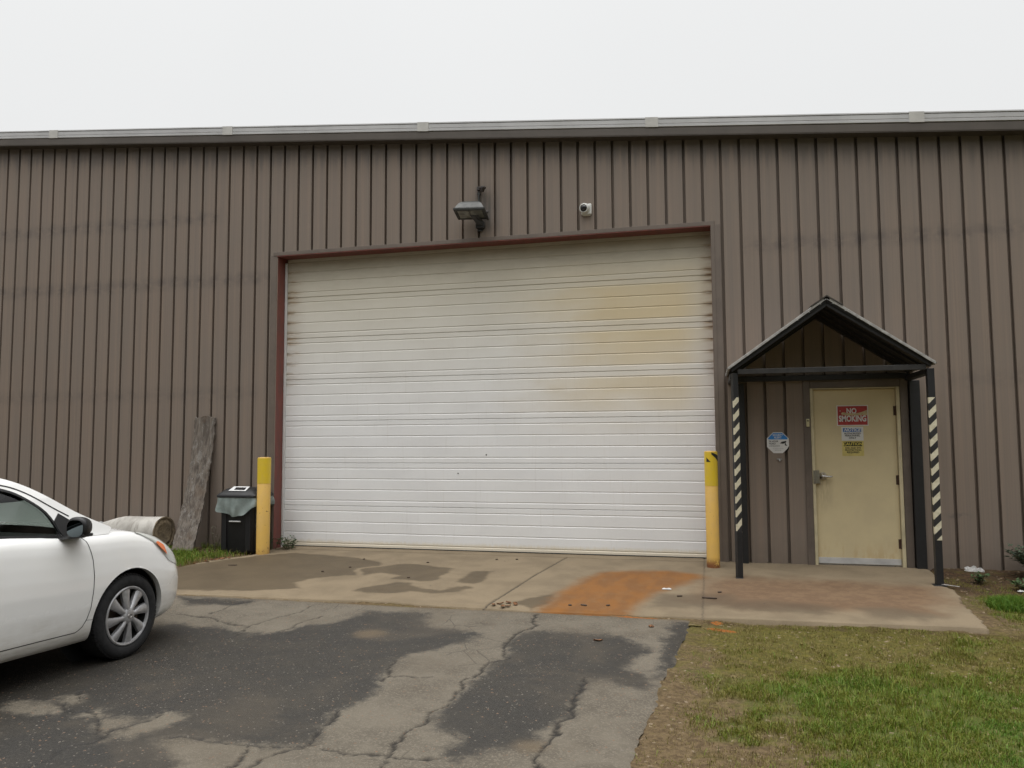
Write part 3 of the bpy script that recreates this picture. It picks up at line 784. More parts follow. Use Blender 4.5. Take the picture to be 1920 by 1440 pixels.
# ---- side door
M_CREAM = None
k = NT('cream_door_paint', .45, 0, .4)
P = k.pos; s = k.sep(P); n1 = k.noise(P, 3, 4, .6); n2 = k.noise(k.scale(P, (5, 5, 1.2)), 4, 4, .6)
c = k.mix(k.ss(n1, .35, .7), (0.585, 0.495, 0.305), (0.54, 0.455, 0.285))
hx = k.mul(k.ss(k.math('ABSOLUTE', k.sub(s[0], 7.26)), .16, .0), k.mul(k.ss(s[2], .55, .85), k.ss(s[2], 1.1, .95)))
c = k.mix(k.mul(k.mul(hx, k.ss(n2, .35, .65)), .5), c, (0.20, 0.16, 0.10))
c = k.mix(k.mul(k.mul(k.ss(s[2], .35, .08), k.ss(n2, .45, .65)), .35), c, (0.42, 0.25, 0.10))
c = k.mix(k.mul(k.ss(s[0], 7.21, 7.18), .25), c, (0.2, 0.16, 0.1))
k.color(c); M_CREAM = k.m
M_FRAME = simple('cream_frame_paint', (0.56, 0.49, 0.32), .5, var=.12, scale=5)
M_STEEL = simple('steel', (0.42, 0.40, 0.38), .32, .85, var=.1, scale=30)
M_HINGE = simple('rusty_hinge', (0.085, 0.045, 0.03), .7, .3, var=.2, scale=40)
LY = .028
mb = MB(); mb.box((7.186, LY, .012), (8.102, LY + .045, 2.088), .002)
ed = mb.build('side_door', M_CREAM, bld)
mb = MB()
mb.box((MX0 + .001, -.012, -.02), (7.183, .12, 2.106), .003); mb.box((8.105, -.012, -.02), (MX1 - .001, .12, 2.106), .003)
mb.box((7.1835, -.011, 2.0915), (8.1045, .12, 2.106), .002)
mb.build('door_frame', M_FRAME, bld)
mb = MB(); mb.box((7.184, .02, -.02), (8.104, .12, .008)); mb.build('threshold', M_STEEL, bld)
mb = MB(); mb.box((7.19, LY - .005, .016), (8.098, LY - .0005, .088), .001)
for i in range(6): mb.lathe([(0, -.003), (.006, -.002), (.006, 0)], 8, Matrix.Translation((7.25 + i * .157, LY - .005, .062)) @ Matrix.Rotation(R(90), 4, 'X'))
M_KICK = simple('kick_plate', (0.60, 0.60, 0.60), .4, .3, var=.1, scale=6)
mb.build('kick_plate', M_KICK, ed)
for z in (1.824, 1.008, .263):
    mb = MB(); mb.lathe([(0, -.058), (.009, -.058), (.009, .058), (0, .058)], 10, Matrix.Translation((8.1035, LY - .008, z)))
    mb.box((8.075, LY - .004, z - .055), (8.102, LY - .001, z + .055)); mb.build('hinge', M_HINGE, ed, angle=40)
mb = MB()
mb.box((7.156, LY - .046, .962), (7.172, LY - .040, 1.118), .001); mb.box((7.166, LY - .046, .962), (7.234, LY - .004, .975), .001)
mb.box((7.174, LY - .048, .964), (7.226, LY - .041, 1.120), .003)
mb.build('latch_guard', M_STEEL, ed)
mb = MB()
Mh = Matrix.Translation((7.266, LY - .008, 1.050)) @ Matrix.Rotation(R(90), 4, 'X')
mb.lathe([(0, .050), (.016, .052), (.022, .044), (.024, .03), (.040, .016), (.046, .004), (.046, -.008)], 24, Mh)
mb.tube([(7.258, LY - .055, 1.050), (7.30, LY - .062, 1.047), (7.345, LY - .062, 1.045), (7.362, LY - .058, 1.045), (7.368, LY - .042, 1.045)], [.013, .012, .010, .009, .008], 12)
mb.build('lever_handle', simple('satin_chrome', (0.55, 0.54, 0.54), .28, .9, var=.05), ed, angle=50)
# brown flashing round the side door
mb = MB()
mb.box((7.068, -.022, -.02), (MX0 - .001, .0, 2.235), .003); mb.box((MX1 + .001, -.022, -.02), (8.232, .0, 2.235), .003)
mb.box((MX0 - .0005, -.021, 2.109), (MX1 + .0005, .0, 2.234), .003)
mb.build('door_flashing', simple('shaded_trim', (0.125, 0.100, 0.083), .5, var=.12, scale=4), bld)  # darker copy of the brown trim, canopy shade put into its colour

# ================================================================== THINGS ON THE WALL
M_BLK = simple('black_paint', (0.030, 0.030, 0.032), .5, var=.12, scale=12)
# ---- canopy over the side door
M_CAN = simple('canopy_steel', (0.014, 0.014, 0.0155), .5, var=.18, scale=8)
M_ROOF = simple('galvanised_sheet', (0.42, 0.41, 0.39), .5, .2, var=.22, scale=14)
k = NT('hazard_tape', .5)
s = k.sep(k.obj())
t = k.math('FRACT', k.math('DIVIDE', k.add(s[2], k.mul(k.add(s[0], k.mul(s[1], .5)), -1.0)), .152))
n = k.noise(k.obj(), 35, 4, .6)
cw = k.mix(k.ss(n, .4, .7), (0.60, 0.56, 0.42), (0.50, 0.46, 0.33))
k.color(k.mix(k.ss(t, .48, .50), cw, (0.022, 0.021, 0.022))); M_TAPE = k.m
can = thing('door_canopy', 'dark steel gabled canopy on two striped posts over the cream door', 'canopy', (7.235, 0, 0))
CX = 7.235
def cx(x): return x - CX
YF = -.965
for xp, z0 in ((6.243, -.034), (8.246, -.034)):
    a_ = .0305 if xp < 7 else .035; RZ = Matrix.Translation((cx(xp), -.935, 0)) @ Matrix.Rotation(R(27 if xp < 7 else 3), 4, 'Z')
    mb = MB(); mb.box((-a_, -a_, z0), (a_, a_, 2.235), .005, 2); bmesh.ops.transform(mb.bm, matrix=RZ, verts=mb.bm.verts)
    p = mb.build('post', M_CAN, can)
    zt0, zt1 = (.468, 1.964) if xp < 7 else (.432, 1.927)
    mb = MB()
    w = .0392
    out = [(-w, -.9732), (w, -.9732), (w, -.945), (w + .0012, -.945), (w + .0012, -.9744), (-w, -.9744)]
    mb2 = MB(); N_ = 40
    rows = []
    for i in range(N_ + 1):
        z = zt0 + (zt1 - zt0) * i / N_
        jr = .0008 * math.sin(i * 2.1)
        q = a_ + .0012
        rows.append([RZ @ Vector(p_) for p_ in ((-q, -q * .2, z), (-q, -q + .003, z), (-q + .003, -q + jr, z), (q - .003, -q + jr, z), (q, -q + .003, z), (q, q * .5, z))])
    mb2.grid(rows); mb2.build('hazard_tape', M_TAPE, p)
    bw = .041 if xp < 7 else .062
    mb = MB(); mb.box((cx(xp) - bw, -.935 - bw, z0 - .004), (cx(xp) + bw, -.935 + bw, z0 + .005), .002); mb.build('base_plate', M_CAN, p)
# eave beams, tie beam, rafters, wall posts
mb = MB(); mb.box((cx(6.282), -.960, 2.222), (cx(8.207), -.915, 2.280), .004)
mb.build('tie_beam', simple('tie_beam_steel', (0.026, 0.0245, 0.023), .55, var=.3, scale=10), can)
for sg in (-1, 1):
    xe = sg * 1.055; ze = 2.262; zp = 2.985
    # rafter pair (angle iron): front and at the wall
    for y0, y1 in ((-.968, -.918), (-.06, -.012)):
        mb = MB(); mb.prism([(xe * .965, y0, ze - .012), (0, y0, zp - .036), (0, y0, zp + .022), (xe * .965, y0, ze + .046)], (0, y1 - y0, 0), .003)
        mb.build('rafter', M_CAN, can)
    mb = MB(); mb.box((sg * 1.003 - .036, -.897, 2.175), (sg * 1.003 + .036, -.0, 2.236), .004); mb.build('eave_beam', M_CAN, can)
    wx, wh = (-.885, .034) if sg < 0 else (1.06, .055)
    mb = MB(); mb.box((wx - wh, -.075, -.02), (wx + wh, -.004, 2.174), .004); mb.build('wall_post', M_CAN, can)
    for yy in (-.65, -.35):
        mb = MB(); mb.prism([(xe * .95, yy, ze + .015), (0, yy, zp - .02), (0, yy, zp + .020), (xe * .95, yy, ze + .054)], (0, .04, 0)); mb.build('rafter', M_CAN, can)
    # corrugated sheet: fine waves running up the slope, with real thickness and a bent front edge
    mb = MB(); rows = []
    L = math.hypot(xe, zp - ze); nx_, ny_ = 10, 90
    nxn = Vector((-(zp - ze) * (-sg), 0, abs(xe))).normalized()
    for i in range(nx_ + 1):
        t_ = -.045 + 1.045 * (1 - i / nx_) if False else i / nx_ * 1.055
        row = []
        for j in range(ny_ + 1):
            y = -1.005 + (1.005 - .002) * j / ny_
            wv_ = .009 * math.sin(j / ny_ * 1.0 / .076 * 2 * math.pi)
            p = Vector((0, y, zp + .034)) .lerp(Vector((xe * .955, y, ze + .056)), t_) + nxn * (wv_ + .004 * math.sin(t_ * 7 + j * .5))
            row.append(p)
        rows.append(row)
    mb.grid(rows)
    o = mb.build('roof_sheet', M_ROOF, can, smooth=True, recalc=True)
    sm = o.modifiers.new('thick', 'SOLIDIFY'); sm.thickness = .004; sm.offset = 1
    mb = MB(); mb.prism([(xe * .98, -.985, ze + .020), (0, -.985, zp + .010), (0, -.985, zp + .0215), (xe * .98, -.985, ze + .036)], (0, .975, 0)); mb.build('dark_underside', M_CAN, can)  # dark panel added below the sheet to blacken the canopy underside
    mb = MB(); mb.prism([(xe, -1.008, ze + .010), (sg * .03, -1.008, zp + .014), (sg * .03, -1.008, zp + .048), (xe, -1.008, ze + .044)], (0, .012, 0), .002)
    for j in range(9):
        t_ = .06 + j * .115; mb.lathe([(0, .004), (.006, .003), (.006, 0)], 8, Matrix.Translation((xe * t_, -1.008, zp + .026 - (zp - ze) * t_)) @ Matrix.Rotation(R(90), 4, 'X'))
    mb.build('verge_trim', M_ROOF, can)
mb = MB(); mb.prism([(-.16, -1.02, 2.945), (0, -1.02, 3.052), (.16, -1.02, 2.945), (.17, -1.02, 2.952), (0, -1.02, 3.066), (-.17, -1.02, 2.952)], (0, 1.015, 0))
mb.build('ridge_cap', simple('ridge_metal', (0.075, 0.065, 0.055), .6, .2, var=.3, scale=8), can)
# tie behind, at the wall
mb = MB(); mb.box((-1.0, -.07, 2.20), (1.0, -.02, 2.262), .004); mb.build('wall_beam', M_CAN, can)

# ---- flood light over the big door
fl = thing('wall_floodlight', 'dark flat floodlight on a bracket with a sensor above the white roller door', 'floodlight', (3.0, 0, 4.45))
M_BRZ = simple('dark_bronze', (0.052, 0.053, 0.050), .45, .2, var=.15, scale=10)
Mt = Matrix.Translation((-.07, -.235, .075)) @ Matrix.Rotation(R(7), 4, 'Z') @ Matrix.Rotation(R(-6), 4, 'X') @ Matrix.Rotation(R(1), 4, 'Y')
t = bmesh.new()
def ring(hw, hd, z, yo=0): return [t.verts.new((x * hw, y * hd + yo, z)) for x, y in ((-1, -1), (1, -1), (1, 1), (-1, 1))]
rs = [ring(.205, .165, -.012), ring(.212, .172, 0), ring(.212, .172, .022), ring(.195, .155, .032), ring(.178, .142, .062), ring(.155, .122, .105), ring(.125, .098, .135), ring(.085, .065, .155), ring(.04, .03, .163)]
for a, b in zip(rs[:-1], rs[1:]):
    for i in range(4): t.faces.new((a[i], a[(i + 1) % 4], b[(i + 1) % 4], b[i]))
t.faces.new(rs[-1])
ri = [ring(.175, .135, -.012), ring(.165, .125, .012)]
for i in range(4):
    t.faces.new((rs[0][(i + 1) % 4], rs[0][i], ri[0][i], ri[0][(i + 1) % 4])); t.faces.new((ri[0][(i + 1) % 4], ri[0][i], ri[1][i], ri[1][(i + 1) % 4]))
bmesh.ops.bevel(t, geom=[e for e in t.edges], offset=.004, segments=2, affect='EDGES')
bmesh.ops.recalc_face_normals(t, faces=t.faces)
mb = MB(); mb.merge(t, Mt); mb.build('housing', M_BRZ, fl, angle=35)
mb = MB(); t = bmesh.new(); bmesh.ops.create_cube(t, size=1)
for v in t.verts: v.co = Vector((v.co.x * .334, v.co.y * .254, v.co.z * .006 - .002))
mb.merge(t, Mt)
k = NT('lamp_glass', .12, 0, .6)
s = k.sep(k.obj()); k.color(k.mix(k.ss(k.noise(k.obj(), 12, 3), .4, .6), (0.24, 0.245, 0.225), (0.15, 0.155, 0.14))); M_LGL = k.m
gl = mb.build('lens', M_LGL, fl)
mb = MB(); t = bmesh.new(); bmesh.ops.create_cube(t, size=1)
for v in t.verts: v.co = Vector((v.co.x * .012 - .005, v.co.y * .252, v.co.z * .005 - .0075))
mb.merge(t, Mt); mb.build('lens_bar', M_BRZ, gl)
mb = MB(); mb.prism([(-.09, -.22, .06), (-.01, -.22, .06), (.03, -.06, .0), (.03, -.06, -.05), (-.03, -.06, -.04)], (.04, 0, 0), .004)
mb.box((-.055, -.07, -.075), (.055, -.006, -.015), .006)
mb.box((-.04, -.035, -.11), (.03, -.006, -.085), .003)
mb.build('bracket', M_BLK, fl)
mb = MB(); mb.tube([(-.022, -.022, -.02), (-.022, -.022, .46)], .014, 12); mb.box((-.045, -.035, .40), (.0, -.006, .425), .002); mb.build('conduit', M_BRZ, fl, angle=40)
mb = MB(); mb.box((-.045, -.06, .455), (.012, -.006, .505), .004)
mb.tube([(-.005, -.05, .485), (.05, -.085, .475)], .017, 12)
Ms = Matrix.Translation((.062, -.10, .462)) @ Matrix.Rotation(R(25), 4, 'Y') @ Matrix.Rotation(R(20), 4, 'X')
mb.lathe([(0, .028), (.03, .026), (.036, .016), (.036, 0), (.026, -.004), (.026, -.045), (.018, -.05), (0, -.05)], 16, Ms)
mb.build('light_sensor', simple('sensor_plastic', (0.045, 0.036, 0.034), .4, var=.2, scale=30), fl, angle=40)
for x, z, lab in ((3.085, 4.612, 'upper small dark plug in the wall right of the floodlight'), (3.098, 4.52, 'lower small dark plug in the wall beside the floodlight bracket')):
    mb = MB(); mb.lathe([(0, .010), (.014, .010), (.020, .006), (.022, 0)], 14, Matrix.Translation((0, -.001, 0)) @ Matrix.Rotation(R(90), 4, 'X'))
    o = mb.build('wall_plug', simple('plug_grey', (0.085, 0.075, 0.072), .6), None, angle=40); o.location = (x, 0, z); tag(o, lab, 'plug', 'plugs beside the floodlight')

# ---- security camera
sc = thing('security_camera', 'small white security camera with a dark dome above the roller door', 'camera', (4.455, 0, 4.53))
M_CAMW = simple('camera_white', (0.66, 0.66, 0.63), .35, var=.05)
mb = MB(); mb.box((-.070, -.045, -.075), (.070, -.001, .072), .018, 3); mb.box((-.05, -.025, -.085), (.05, -.001, -.07), .004)
mb.build('base', M_CAMW, sc, angle=45)
Mc = Matrix.Translation((-.018, -.045, .008)) @ Matrix.Rotation(R(-12), 4, 'Z') @ Matrix.Rotation(R(100), 4, 'X')
mb = MB(); mb.lathe([(.068, -.012), (.067, .03), (.062, .042), (.053, .05), (.046, .047), (.045, .038)], 36, Mc)
mb.build('ring_housing', M_CAMW, sc, angle=60)
mb = MB(); mb.lathe([(.0455, .036)] + [(.0455 * math.cos(a), .040 + .026 * math.sin(a)) for a in [i * math.pi / 16 for i in range(0, 8)]] + [(0, .066)], 32, Mc)
mb.build('dome', NT('camera_dome', .06, 0, .6).color((0.012, 0.012, 0.014)).m, sc, smooth=True)

# ---- signs
def plate(name, label, x0, x1, z0, z1, y, mat, th=.0015):
    o = thing(name, label, 'sign', ((x0 + x1) / 2, y, (z0 + z1) / 2))
    hw, hh = (x1 - x0) / 2, (z1 - z0) / 2
    mb = MB(); mb.box((-hw, -th, -hh), (hw, 0, hh)); mb.build('sheet', mat, o)
    return o, hw, hh
def flat(name, pts, y, mat, parent):
    mb = MB(); mb.prism([(x, y, z) for x, z in pts], (0, .0004, 0)); return mb.build(name, mat, parent)
M_SWH = simple('sign_white', (0.66, 0.66, 0.66), .4, var=.05); M_SRD = simple('sign_red', (0.40, 0.045, 0.045), .45, var=.15, scale=20)
M_SBL = simple('sign_blue', (0.055, 0.145, 0.40), .45, var=.08); M_SYE = simple('sign_yellow', (0.62, 0.52, 0.10), .45, var=.1)
M_INK = simple('sign_black', (0.018, 0.018, 0.018), .5); M_TEAR = simple('sign_backing', (0.52, 0.42, 0.25), .7, var=.12, scale=30)
M_SBR = simple('sign_bright_blue', (0.035, 0.215, 0.58), .4, var=.05)
YD = LY - .0006
o, hw, hh = plate('no_smoking_sign', 'torn red and white NO SMOKING sticker, topmost on the cream door', 7.449, 7.800, 1.650, 1.896, YD, M_SWH)
flat('red_field', [(-hw + .010, -hh + .010), (hw - .010, -hh + .010), (hw - .010, hh - .010), (-hw + .010, hh - .010)], -.0020, M_SRD, o)
tear = [(-.125, .030), (-.110, .040), (-.085, .036), (-.05, .030), (-.01, .027), (.04, .026), (.09, .036), (.13, .050), (.166, .066), (.168, .0), (.12, .004), (.05, .0), (-.02, .003), (-.07, .002), (-.12, .012)]
flat('tear', tear, -.0032, M_TEAR, o)
lettering([dict(txt='NO', size=.088, x=-.01, z=.052, y=-.0027, bold=.03, sx=.82), dict(txt='SMOKING', size=.098, x=0, z=-.040, y=-.0036, bold=.035, sx=.70)], M_SWH, o)
flat('fleck', [(-.142, .056), (-.136, .064), (-.131, .056), (-.136, .048)], -.0025, M_SWH, o)
o, hw, hh = plate('notice_sign', 'white NOTICE sticker with a blue header, between two other door stickers', 7.495, 7.738, 1.472, 1.6365, YD, M_SWH)
flat('header', [(-hw + .017, .022), (hw - .022, .022), (hw - .022, hh - .014), (-hw + .017, hh - .014)], -.0020, M_SBL, o)
lettering([dict(txt='NOTICE', size=.050, x=-.002, z=.045, y=-.0027, bold=.035, shear=.25, sx=.98)], M_SWH, o)
lettering([dict(txt='AUTHORIZED', size=.028, x=0, z=.003, y=-.0022, bold=.03, sx=1.05), dict(txt='PERSONNEL', size=.028, x=0, z=-.023, y=-.0022, bold=.03, sx=1.12), dict(txt='ONLY', size=.028, x=0, z=-.050, y=-.0022, bold=.03, sx=1.05)], M_INK, o, 'small_lettering')
o, hw, hh = plate('caution_sign', 'yellow CAUTION ear and eye protection sticker, lowest on the cream door', 7.497, 7.738, 1.290, 1.4705, YD, simple('sign_faded_yellow', (0.60, 0.50, 0.17), .45, var=.1))
flat('header', [(-hw + .018, .026), (hw - .018, .026), (hw - .018, hh - .012), (-hw + .018, hh - .012)], -.0020, M_INK, o)
lettering([dict(txt='CAUTION', size=.049, x=0, z=.052, y=-.0027, bold=.03, sx=.93, track=1.05)], M_SYE, o)
lettering([dict(txt='EAR AND EYE', size=.028, x=0, z=.004, y=-.0022, bold=.03, sx=1.0), dict(txt='PROTECTION', size=.028, x=0, z=-.022, y=-.0022, bold=.03, sx=1.05), dict(txt='REQUIRED', size=.028, x=0, z=-.048, y=-.0022, bold=.03, sx=1.05)], M_INK, o, 'small_lettering')
# octagonal security sign on the ribs
o = thing('security_sign', 'octagonal white and blue SECURITY ALERT sign on the brown wall left of the door', 'sign', (6.764, -.004, 1.452))
oc = [(.127 * math.cos(R(22.5 + 45 * i)) / math.cos(R(22.5)), .127 * math.sin(R(22.5 + 45 * i)) / math.cos(R(22.5))) for i in range(8)]
mb = MB(); mb.prism([(x, 0, z) for x, z in oc], (0, .003, 0)); mb.build('plate', M_SWH, o)
inn = [(-.052, .118), (.052, .118), (.112, .058), (.112, .040), (-.112, .040), (-.112, .058)]
flat('blue_field', inn, -.0008, M_SBR, o)
lettering([dict(txt='SECURITY', size=.034, x=0, z=.092, y=-.0014, bold=.02, sx=.78), dict(txt='ALERT', size=.034, x=0, z=.062, y=-.0014, bold=.02, sx=.9)], M_SWH, o)
lettering([dict(txt='24 HOUR', size=.030, x=-.106, z=.016, y=-.001, bold=.02, sx=.88, align='LEFT'), dict(txt='VIDEO', size=.030, x=-.106, z=-.012, y=-.001, bold=.02, sx=.9, align='LEFT'),
           dict(txt='SURVEILLANCE', size=.022, x=-.106, z=-.040, y=-.001, sx=.85, align='LEFT')], M_INK, o, 'black_lettering')
M_FADE = simple('sign_grey_ink', (0.25, 0.25, 0.25), .5)
lettering([dict(txt='ALL ACTIVITIES ARE', size=.014, x=0, z=-.072, y=-.001), dict(txt='RECORDED', size=.014, x=0, z=-.092, y=-.001)], M_FADE, o, 'grey_lettering')
mb = MB()
mb.prism([(.022, -.0010, -.008), (.045, -.0010, .012), (.095, -.0010, .022), (.100, -.0010, .008), (.060, -.0010, -.014)], (0, .0004, 0))
mb.prism([(.078, -.0010, .004), (.088, -.0010, .004), (.092, -.0010, -.022), (.106, -.0010, -.026), (.106, -.0010, -.036), (.08, -.0010, -.034)], (0, .0004, 0))
mb.build('camera_picture', M_INK, o)
mb = MB(); mb.prism([(.070, -.0016, -.128), (.098, -.0016, -.112), (.122, -.0016, -.08), (.128, -.0016, -.045), (.122, -.0016, -.045), (.10, -.0016, -.09), (.075, -.0016, -.116)], (0, .0006, 0)); mb.build('scuffed_corner', M_DARK, o)
# little bracket below it, the buzzer by the frame, nail
mb = MB(); mb.box((-.030, -.012, .0), (.030, -.001, .014), .002); mb.tube([(0, -.012, .006), (.004, -.02, -.012), (.0, -.012, -.026)], [.009, .011, .006], 10)
o = mb.build('wall_hook', simple('galvanised', (0.42, 0.41, 0.40), .4, .6, var=.1), None, angle=40); o.location = (6.775, 0, 1.245); tag(o, 'small galvanised hook on the wall under the octagonal sign', 'hook')
o = thing('door_buzzer', 'narrow cream push button box on the brown flashing by the door', 'doorbell', (7.112, -.022, 1.69))
mb = MB(); mb.box((-.018, -.020, -.047), (.018, -.0005, .047), .004, 2); mb.build('case', simple('buzzer_cream', (0.60, 0.55, 0.34), .4, var=.1), o, angle=40)
mb = MB(); mb.lathe([(0, .006), (.009, .005), (.010, 0)], 14, Matrix.Translation((0, -.0195, .024)) @ Matrix.Rotation(R(90), 4, 'X')); mb.build('button', M_INK, o)

# ================================================================== THINGS IN THE YARD
# ---- bollards
def bollard_mat(name, chips, rust, seed):
    k = NT(name, .5, 0, .4)
    P = k.obj(); s = k.sep(P); P2 = k.add(P, 0) if False else P
    n1 = k.noise(k.scale(P, (1, 1, .6)), 7, 5, .6); n2 = k.noise(k.scale(P, (1, 1, 1)), 26 + seed, 4, .65)
    c = k.mix(k.ss(n1, .35, .7), (0.68, 0.43, 0.105), (0.63, 0.405, 0.125))
    sc_ = k.ss(n2, chips, chips + .025)
    c = k.mix(k.mul(sc_, .9), c, (0.06, 0.035, 0.025))
    r_ = k.mul(k.ss(s[2], .14, .02), k.ss(k.noise(P, 18, 4, .6), rust, rust + .08))
    c = k.mix(r_, c, (0.16, 0.045, 0.018))
    c = k.mix(k.mul(k.ss(s[2], .10, .0), .35), c, (0.25, 0.13, 0.05))
    k.color(c); k.rough(k.lin(n1, .3, .7, .42, .6)); return k.m
M_BYE = NT('yellow_band', .4)
n = M_BYE.noise(M_BYE.obj(), 8, 4, .6)
M_BYE.color(M_BYE.mix(M_BYE.ss(n, .35, .7), (0.70, 0.50, 0.030), (0.66, 0.47, 0.055))); M_BYE = M_BYE.m
def bollard(x, y, z0, r, h, band, label, chips, rust, seed):
    o = thing('bollard', label, 'bollard', (x, y, z0), (0, 0, seed * 1.3), 'yellow steel bollards at the roller door')
    mb = MB(); mb.lathe([(0, -.05), (r, -.05), (r, h - .012), (r - .006, h - .003), (r * .6, h), (0, h + .002)], 40)
    mb.build('pipe', bollard_mat('bollard_paint', chips, rust, seed), o, angle=40)
    mb = MB(); mb.lathe([(r + .0008, band), (r + .002, band), (r + .002, h - .012), (r + .0008, h - .012)], 40); mb.build('yellow_band', M_BYE, o, angle=40)
    return o
bollard(.032, -.455, -.017, .0885, 1.305, .950, 'plain yellow bollard beside the black bin', .665, .55, 1)
o = bollard(5.967, -.372, -.016, .0765, 1.375, .962, 'yellow bollard with torn black tape at its top and a rusty foot', .69, .40, 2)
mb = MB()                                          # remnants of the striped wrap at the top
def wrap(a0, a1, zl0, zl1, zh0, zh1):
    rows = []
    for i in range(13):
        t_ = i / 12; a = R(a0 + (a1 - a0) * t_); r = .0788
        rows.append([(r * math.cos(a), r * math.sin(a), zl0 + (zl1 - zl0) * t_), (r * math.cos(a), r * math.sin(a), zh0 + (zh1 - zh0) * t_)])
    mb.grid(rows)
a_ = -90 - math.degrees(2.6)
wrap(a_ + 5, a_ + 80, 1.335, 1.245, 1.360, 1.318)
wrap(a_ - 42, a_ - 2, 1.2450, 1.2445, 1.300, 1.246)
mb.build('black_tape', M_INK, o)

# ---- black bin with its liner
bn = thing('trash_bin', 'black square trash bin with a pale liner bag, behind the left bollard', 'bin', (-.365, -.275, -.012)); bn.scale = (1.10, 1.0, 1.0)
M_BIN = simple('black_plastic', (0.010, 0.010, 0.011), .5, var=.1, scale=10)
t = bmesh.new(); rows = []
def sq(w, d, z, r=.06, n=5):
    pts = []
    for cx_, cy_, a0 in ((w - r, d - r, 0), (-w + r, d - r, 90), (-w + r, -d + r, 180), (w - r, -d + r, 270)):
        for i in range(n): a = R(a0 + 90 * i / (n - 1)); pts.append((cx_ + r * math.cos(a), cy_ + r * math.sin(a), z))
    return pts
mb = MB(); mb.grid([sq(.215, .185, .0), sq(.222, .192, .03), sq(.245, .21, .55), sq(.255, .22, .72), sq(.268, .232, .725), sq(.268, .232, .76)], close_u=True)
mb.poly(sq(.215, .185, 0)[::-1]); mb.build('body', M_BIN, bn, angle=40)
for x in (-.17, .17):
    mb = MB(); mb.box((x - .035, -.222, .03), (x + .035, -.195, .60), .008, 2); mb.build('corner_rib', M_BIN, bn)
mb = MB(); mb.tube([(-.085, -.235, .425), (.075, -.235, .425)], .010, 10); mb.build('handle_bar', simple('pale_handle', (0.5, 0.5, 0.49), .4), bn)
mb = MB(); mb.grid([sq(.286, .25, .752), sq(.288, .252, .775), sq(.27, .235, .800), sq(.20, .17, .862), sq(.17, .14, .872)], close_u=True); mb.poly(sq(.17, .14, .872))
lid = mb.build('lid', M_BIN, bn, angle=45)
def lidz(x, y): return .878 if abs(y) < .12 else .80 + (.235 - abs(y)) / .065 * .062
mb = MB()
fr_ = [(-.145, -.205), (.100, -.205), (.125, -.145), (-.100, -.145)]
fi_ = [(-.075, -.192), (.075, -.195), (.090, -.158), (-.060, -.156)]
zz = lambda p: (p[0] + .02, p[1], .806 + (.24 + p[1]) * .96)
for i in range(4):
    mb.poly([zz(fr_[i]), zz(fr_[(i + 1) % 4]), zz(fi_[(i + 1) % 4]), zz(fi_[i])])
mb.build('lid_label', M_SWH, lid)
# liner: thin pleated skirt round the rim
k = NT('liner_film', .3, 0, .5)
k.color(k.mix(k.ss(k.noise(k.obj(), 9, 4), .35, .7), (0.30, 0.35, 0.33), (0.20, 0.24, 0.225)))
tr = k.n('ShaderNodeBsdfTransparent'); tr.inputs[0].default_value = (.75, .8, .78, 1); mx = k.n('ShaderNodeMixShader'); mx.inputs[0].default_value = .72
k.t.links.new(tr.outputs[0], mx.inputs[1]); k.t.links.new(k.b.outputs[0], mx.inputs[2]); k.t.links.new(mx.outputs[0], k.t.nodes['Material Output'].inputs[0])
M_LIN = k.m
rim = []
base = sq(.278, .242, 0, .06, 9); nb_ = len(base)
per = []
for i in range(nb_):
    a = Vector(base[i]); b = Vector(base[(i + 1) % nb_]); m_ = max(1, int((b - a).length / .008))
    per += [a.lerp(b, j / m_) for j in range(m_)]
rows = []
nr = 16
for j in range(nr + 1):
    t_ = j / nr; row = []
    for i, p in enumerate(per):
        u_ = i / len(per)
        xr_ = p.x / .278
        drop = .200 + .075 * math.exp(-((p.x - .02) / .17) ** 2) - .12 * max(0, xr_ - .35) + .008 * math.sin(i * .31)
        out = 1 + t_ * (.05 + .055 * math.sin(i * .11 + 1) ** 2 - .05 * max(0, (p.x + .05)))
        ple = .010 * t_ * math.sin(i * .42 + 3 * math.sin(i * .05)) + .008 * t_ * math.sin(i * .17 - t_ * 2 + 1.3 * math.sin(i * .09)) + .012 * math.sin((p.x - .03) * 22 + t_ * 5 * (1 if p.x > 0 else -1)) * t_
        n_ = Vector((p.x, p.y, 0)).normalized()
        row.append((p.x * out + n_.x * ple, p.y * out + n_.y * ple, .768 - drop * t_))
    rows.append(row)
mb = MB(); mb.grid(rows, close_u=True); mb.build('liner_bag', M_LIN, bn, smooth=True)

# ---- weathered curved plank leaning on the wall
k = NT('weathered_plank', .9, 0, .2)
P = k.obj()
g1 = k.noise(k.scale(P, (16, 16, 1.6)), 1.5, 6, .7, .5); g2 = k.noise(k.scale(P, (6, 6, 2.6)), 3, 6, .7, .8); g3 = k.noise(k.scale(P, (9, 9, 3)), 5, 5, .7, 1.0)
c = k.mix(k.ss(g1, .35, .68), (0.185, 0.158, 0.132), (0.078, 0.065, 0.055))
c = k.mix(k.mul(k.ss(g2, .50, .66), .65), c, (0.25, 0.235, 0.215))
c = k.mix(k.ss(g3, .655, .69), c, (0.47, 0.455, 0.44))
c = k.mix(k.mul(k.ss(k.noise(P, 4, 3), .55, .7), .5), c, (0.12, 0.085, 0.06))
k.color(c); k.bump(k.add(g1, g3), .6, .008); M_PLK = k.m
NZ, NX = 60, 14
Vp, Fp = [], []
def py(z): return -.055 - .45 * max(0, 1 - z / 1.87) ** 1.85
rows_f, rows_b = [], []
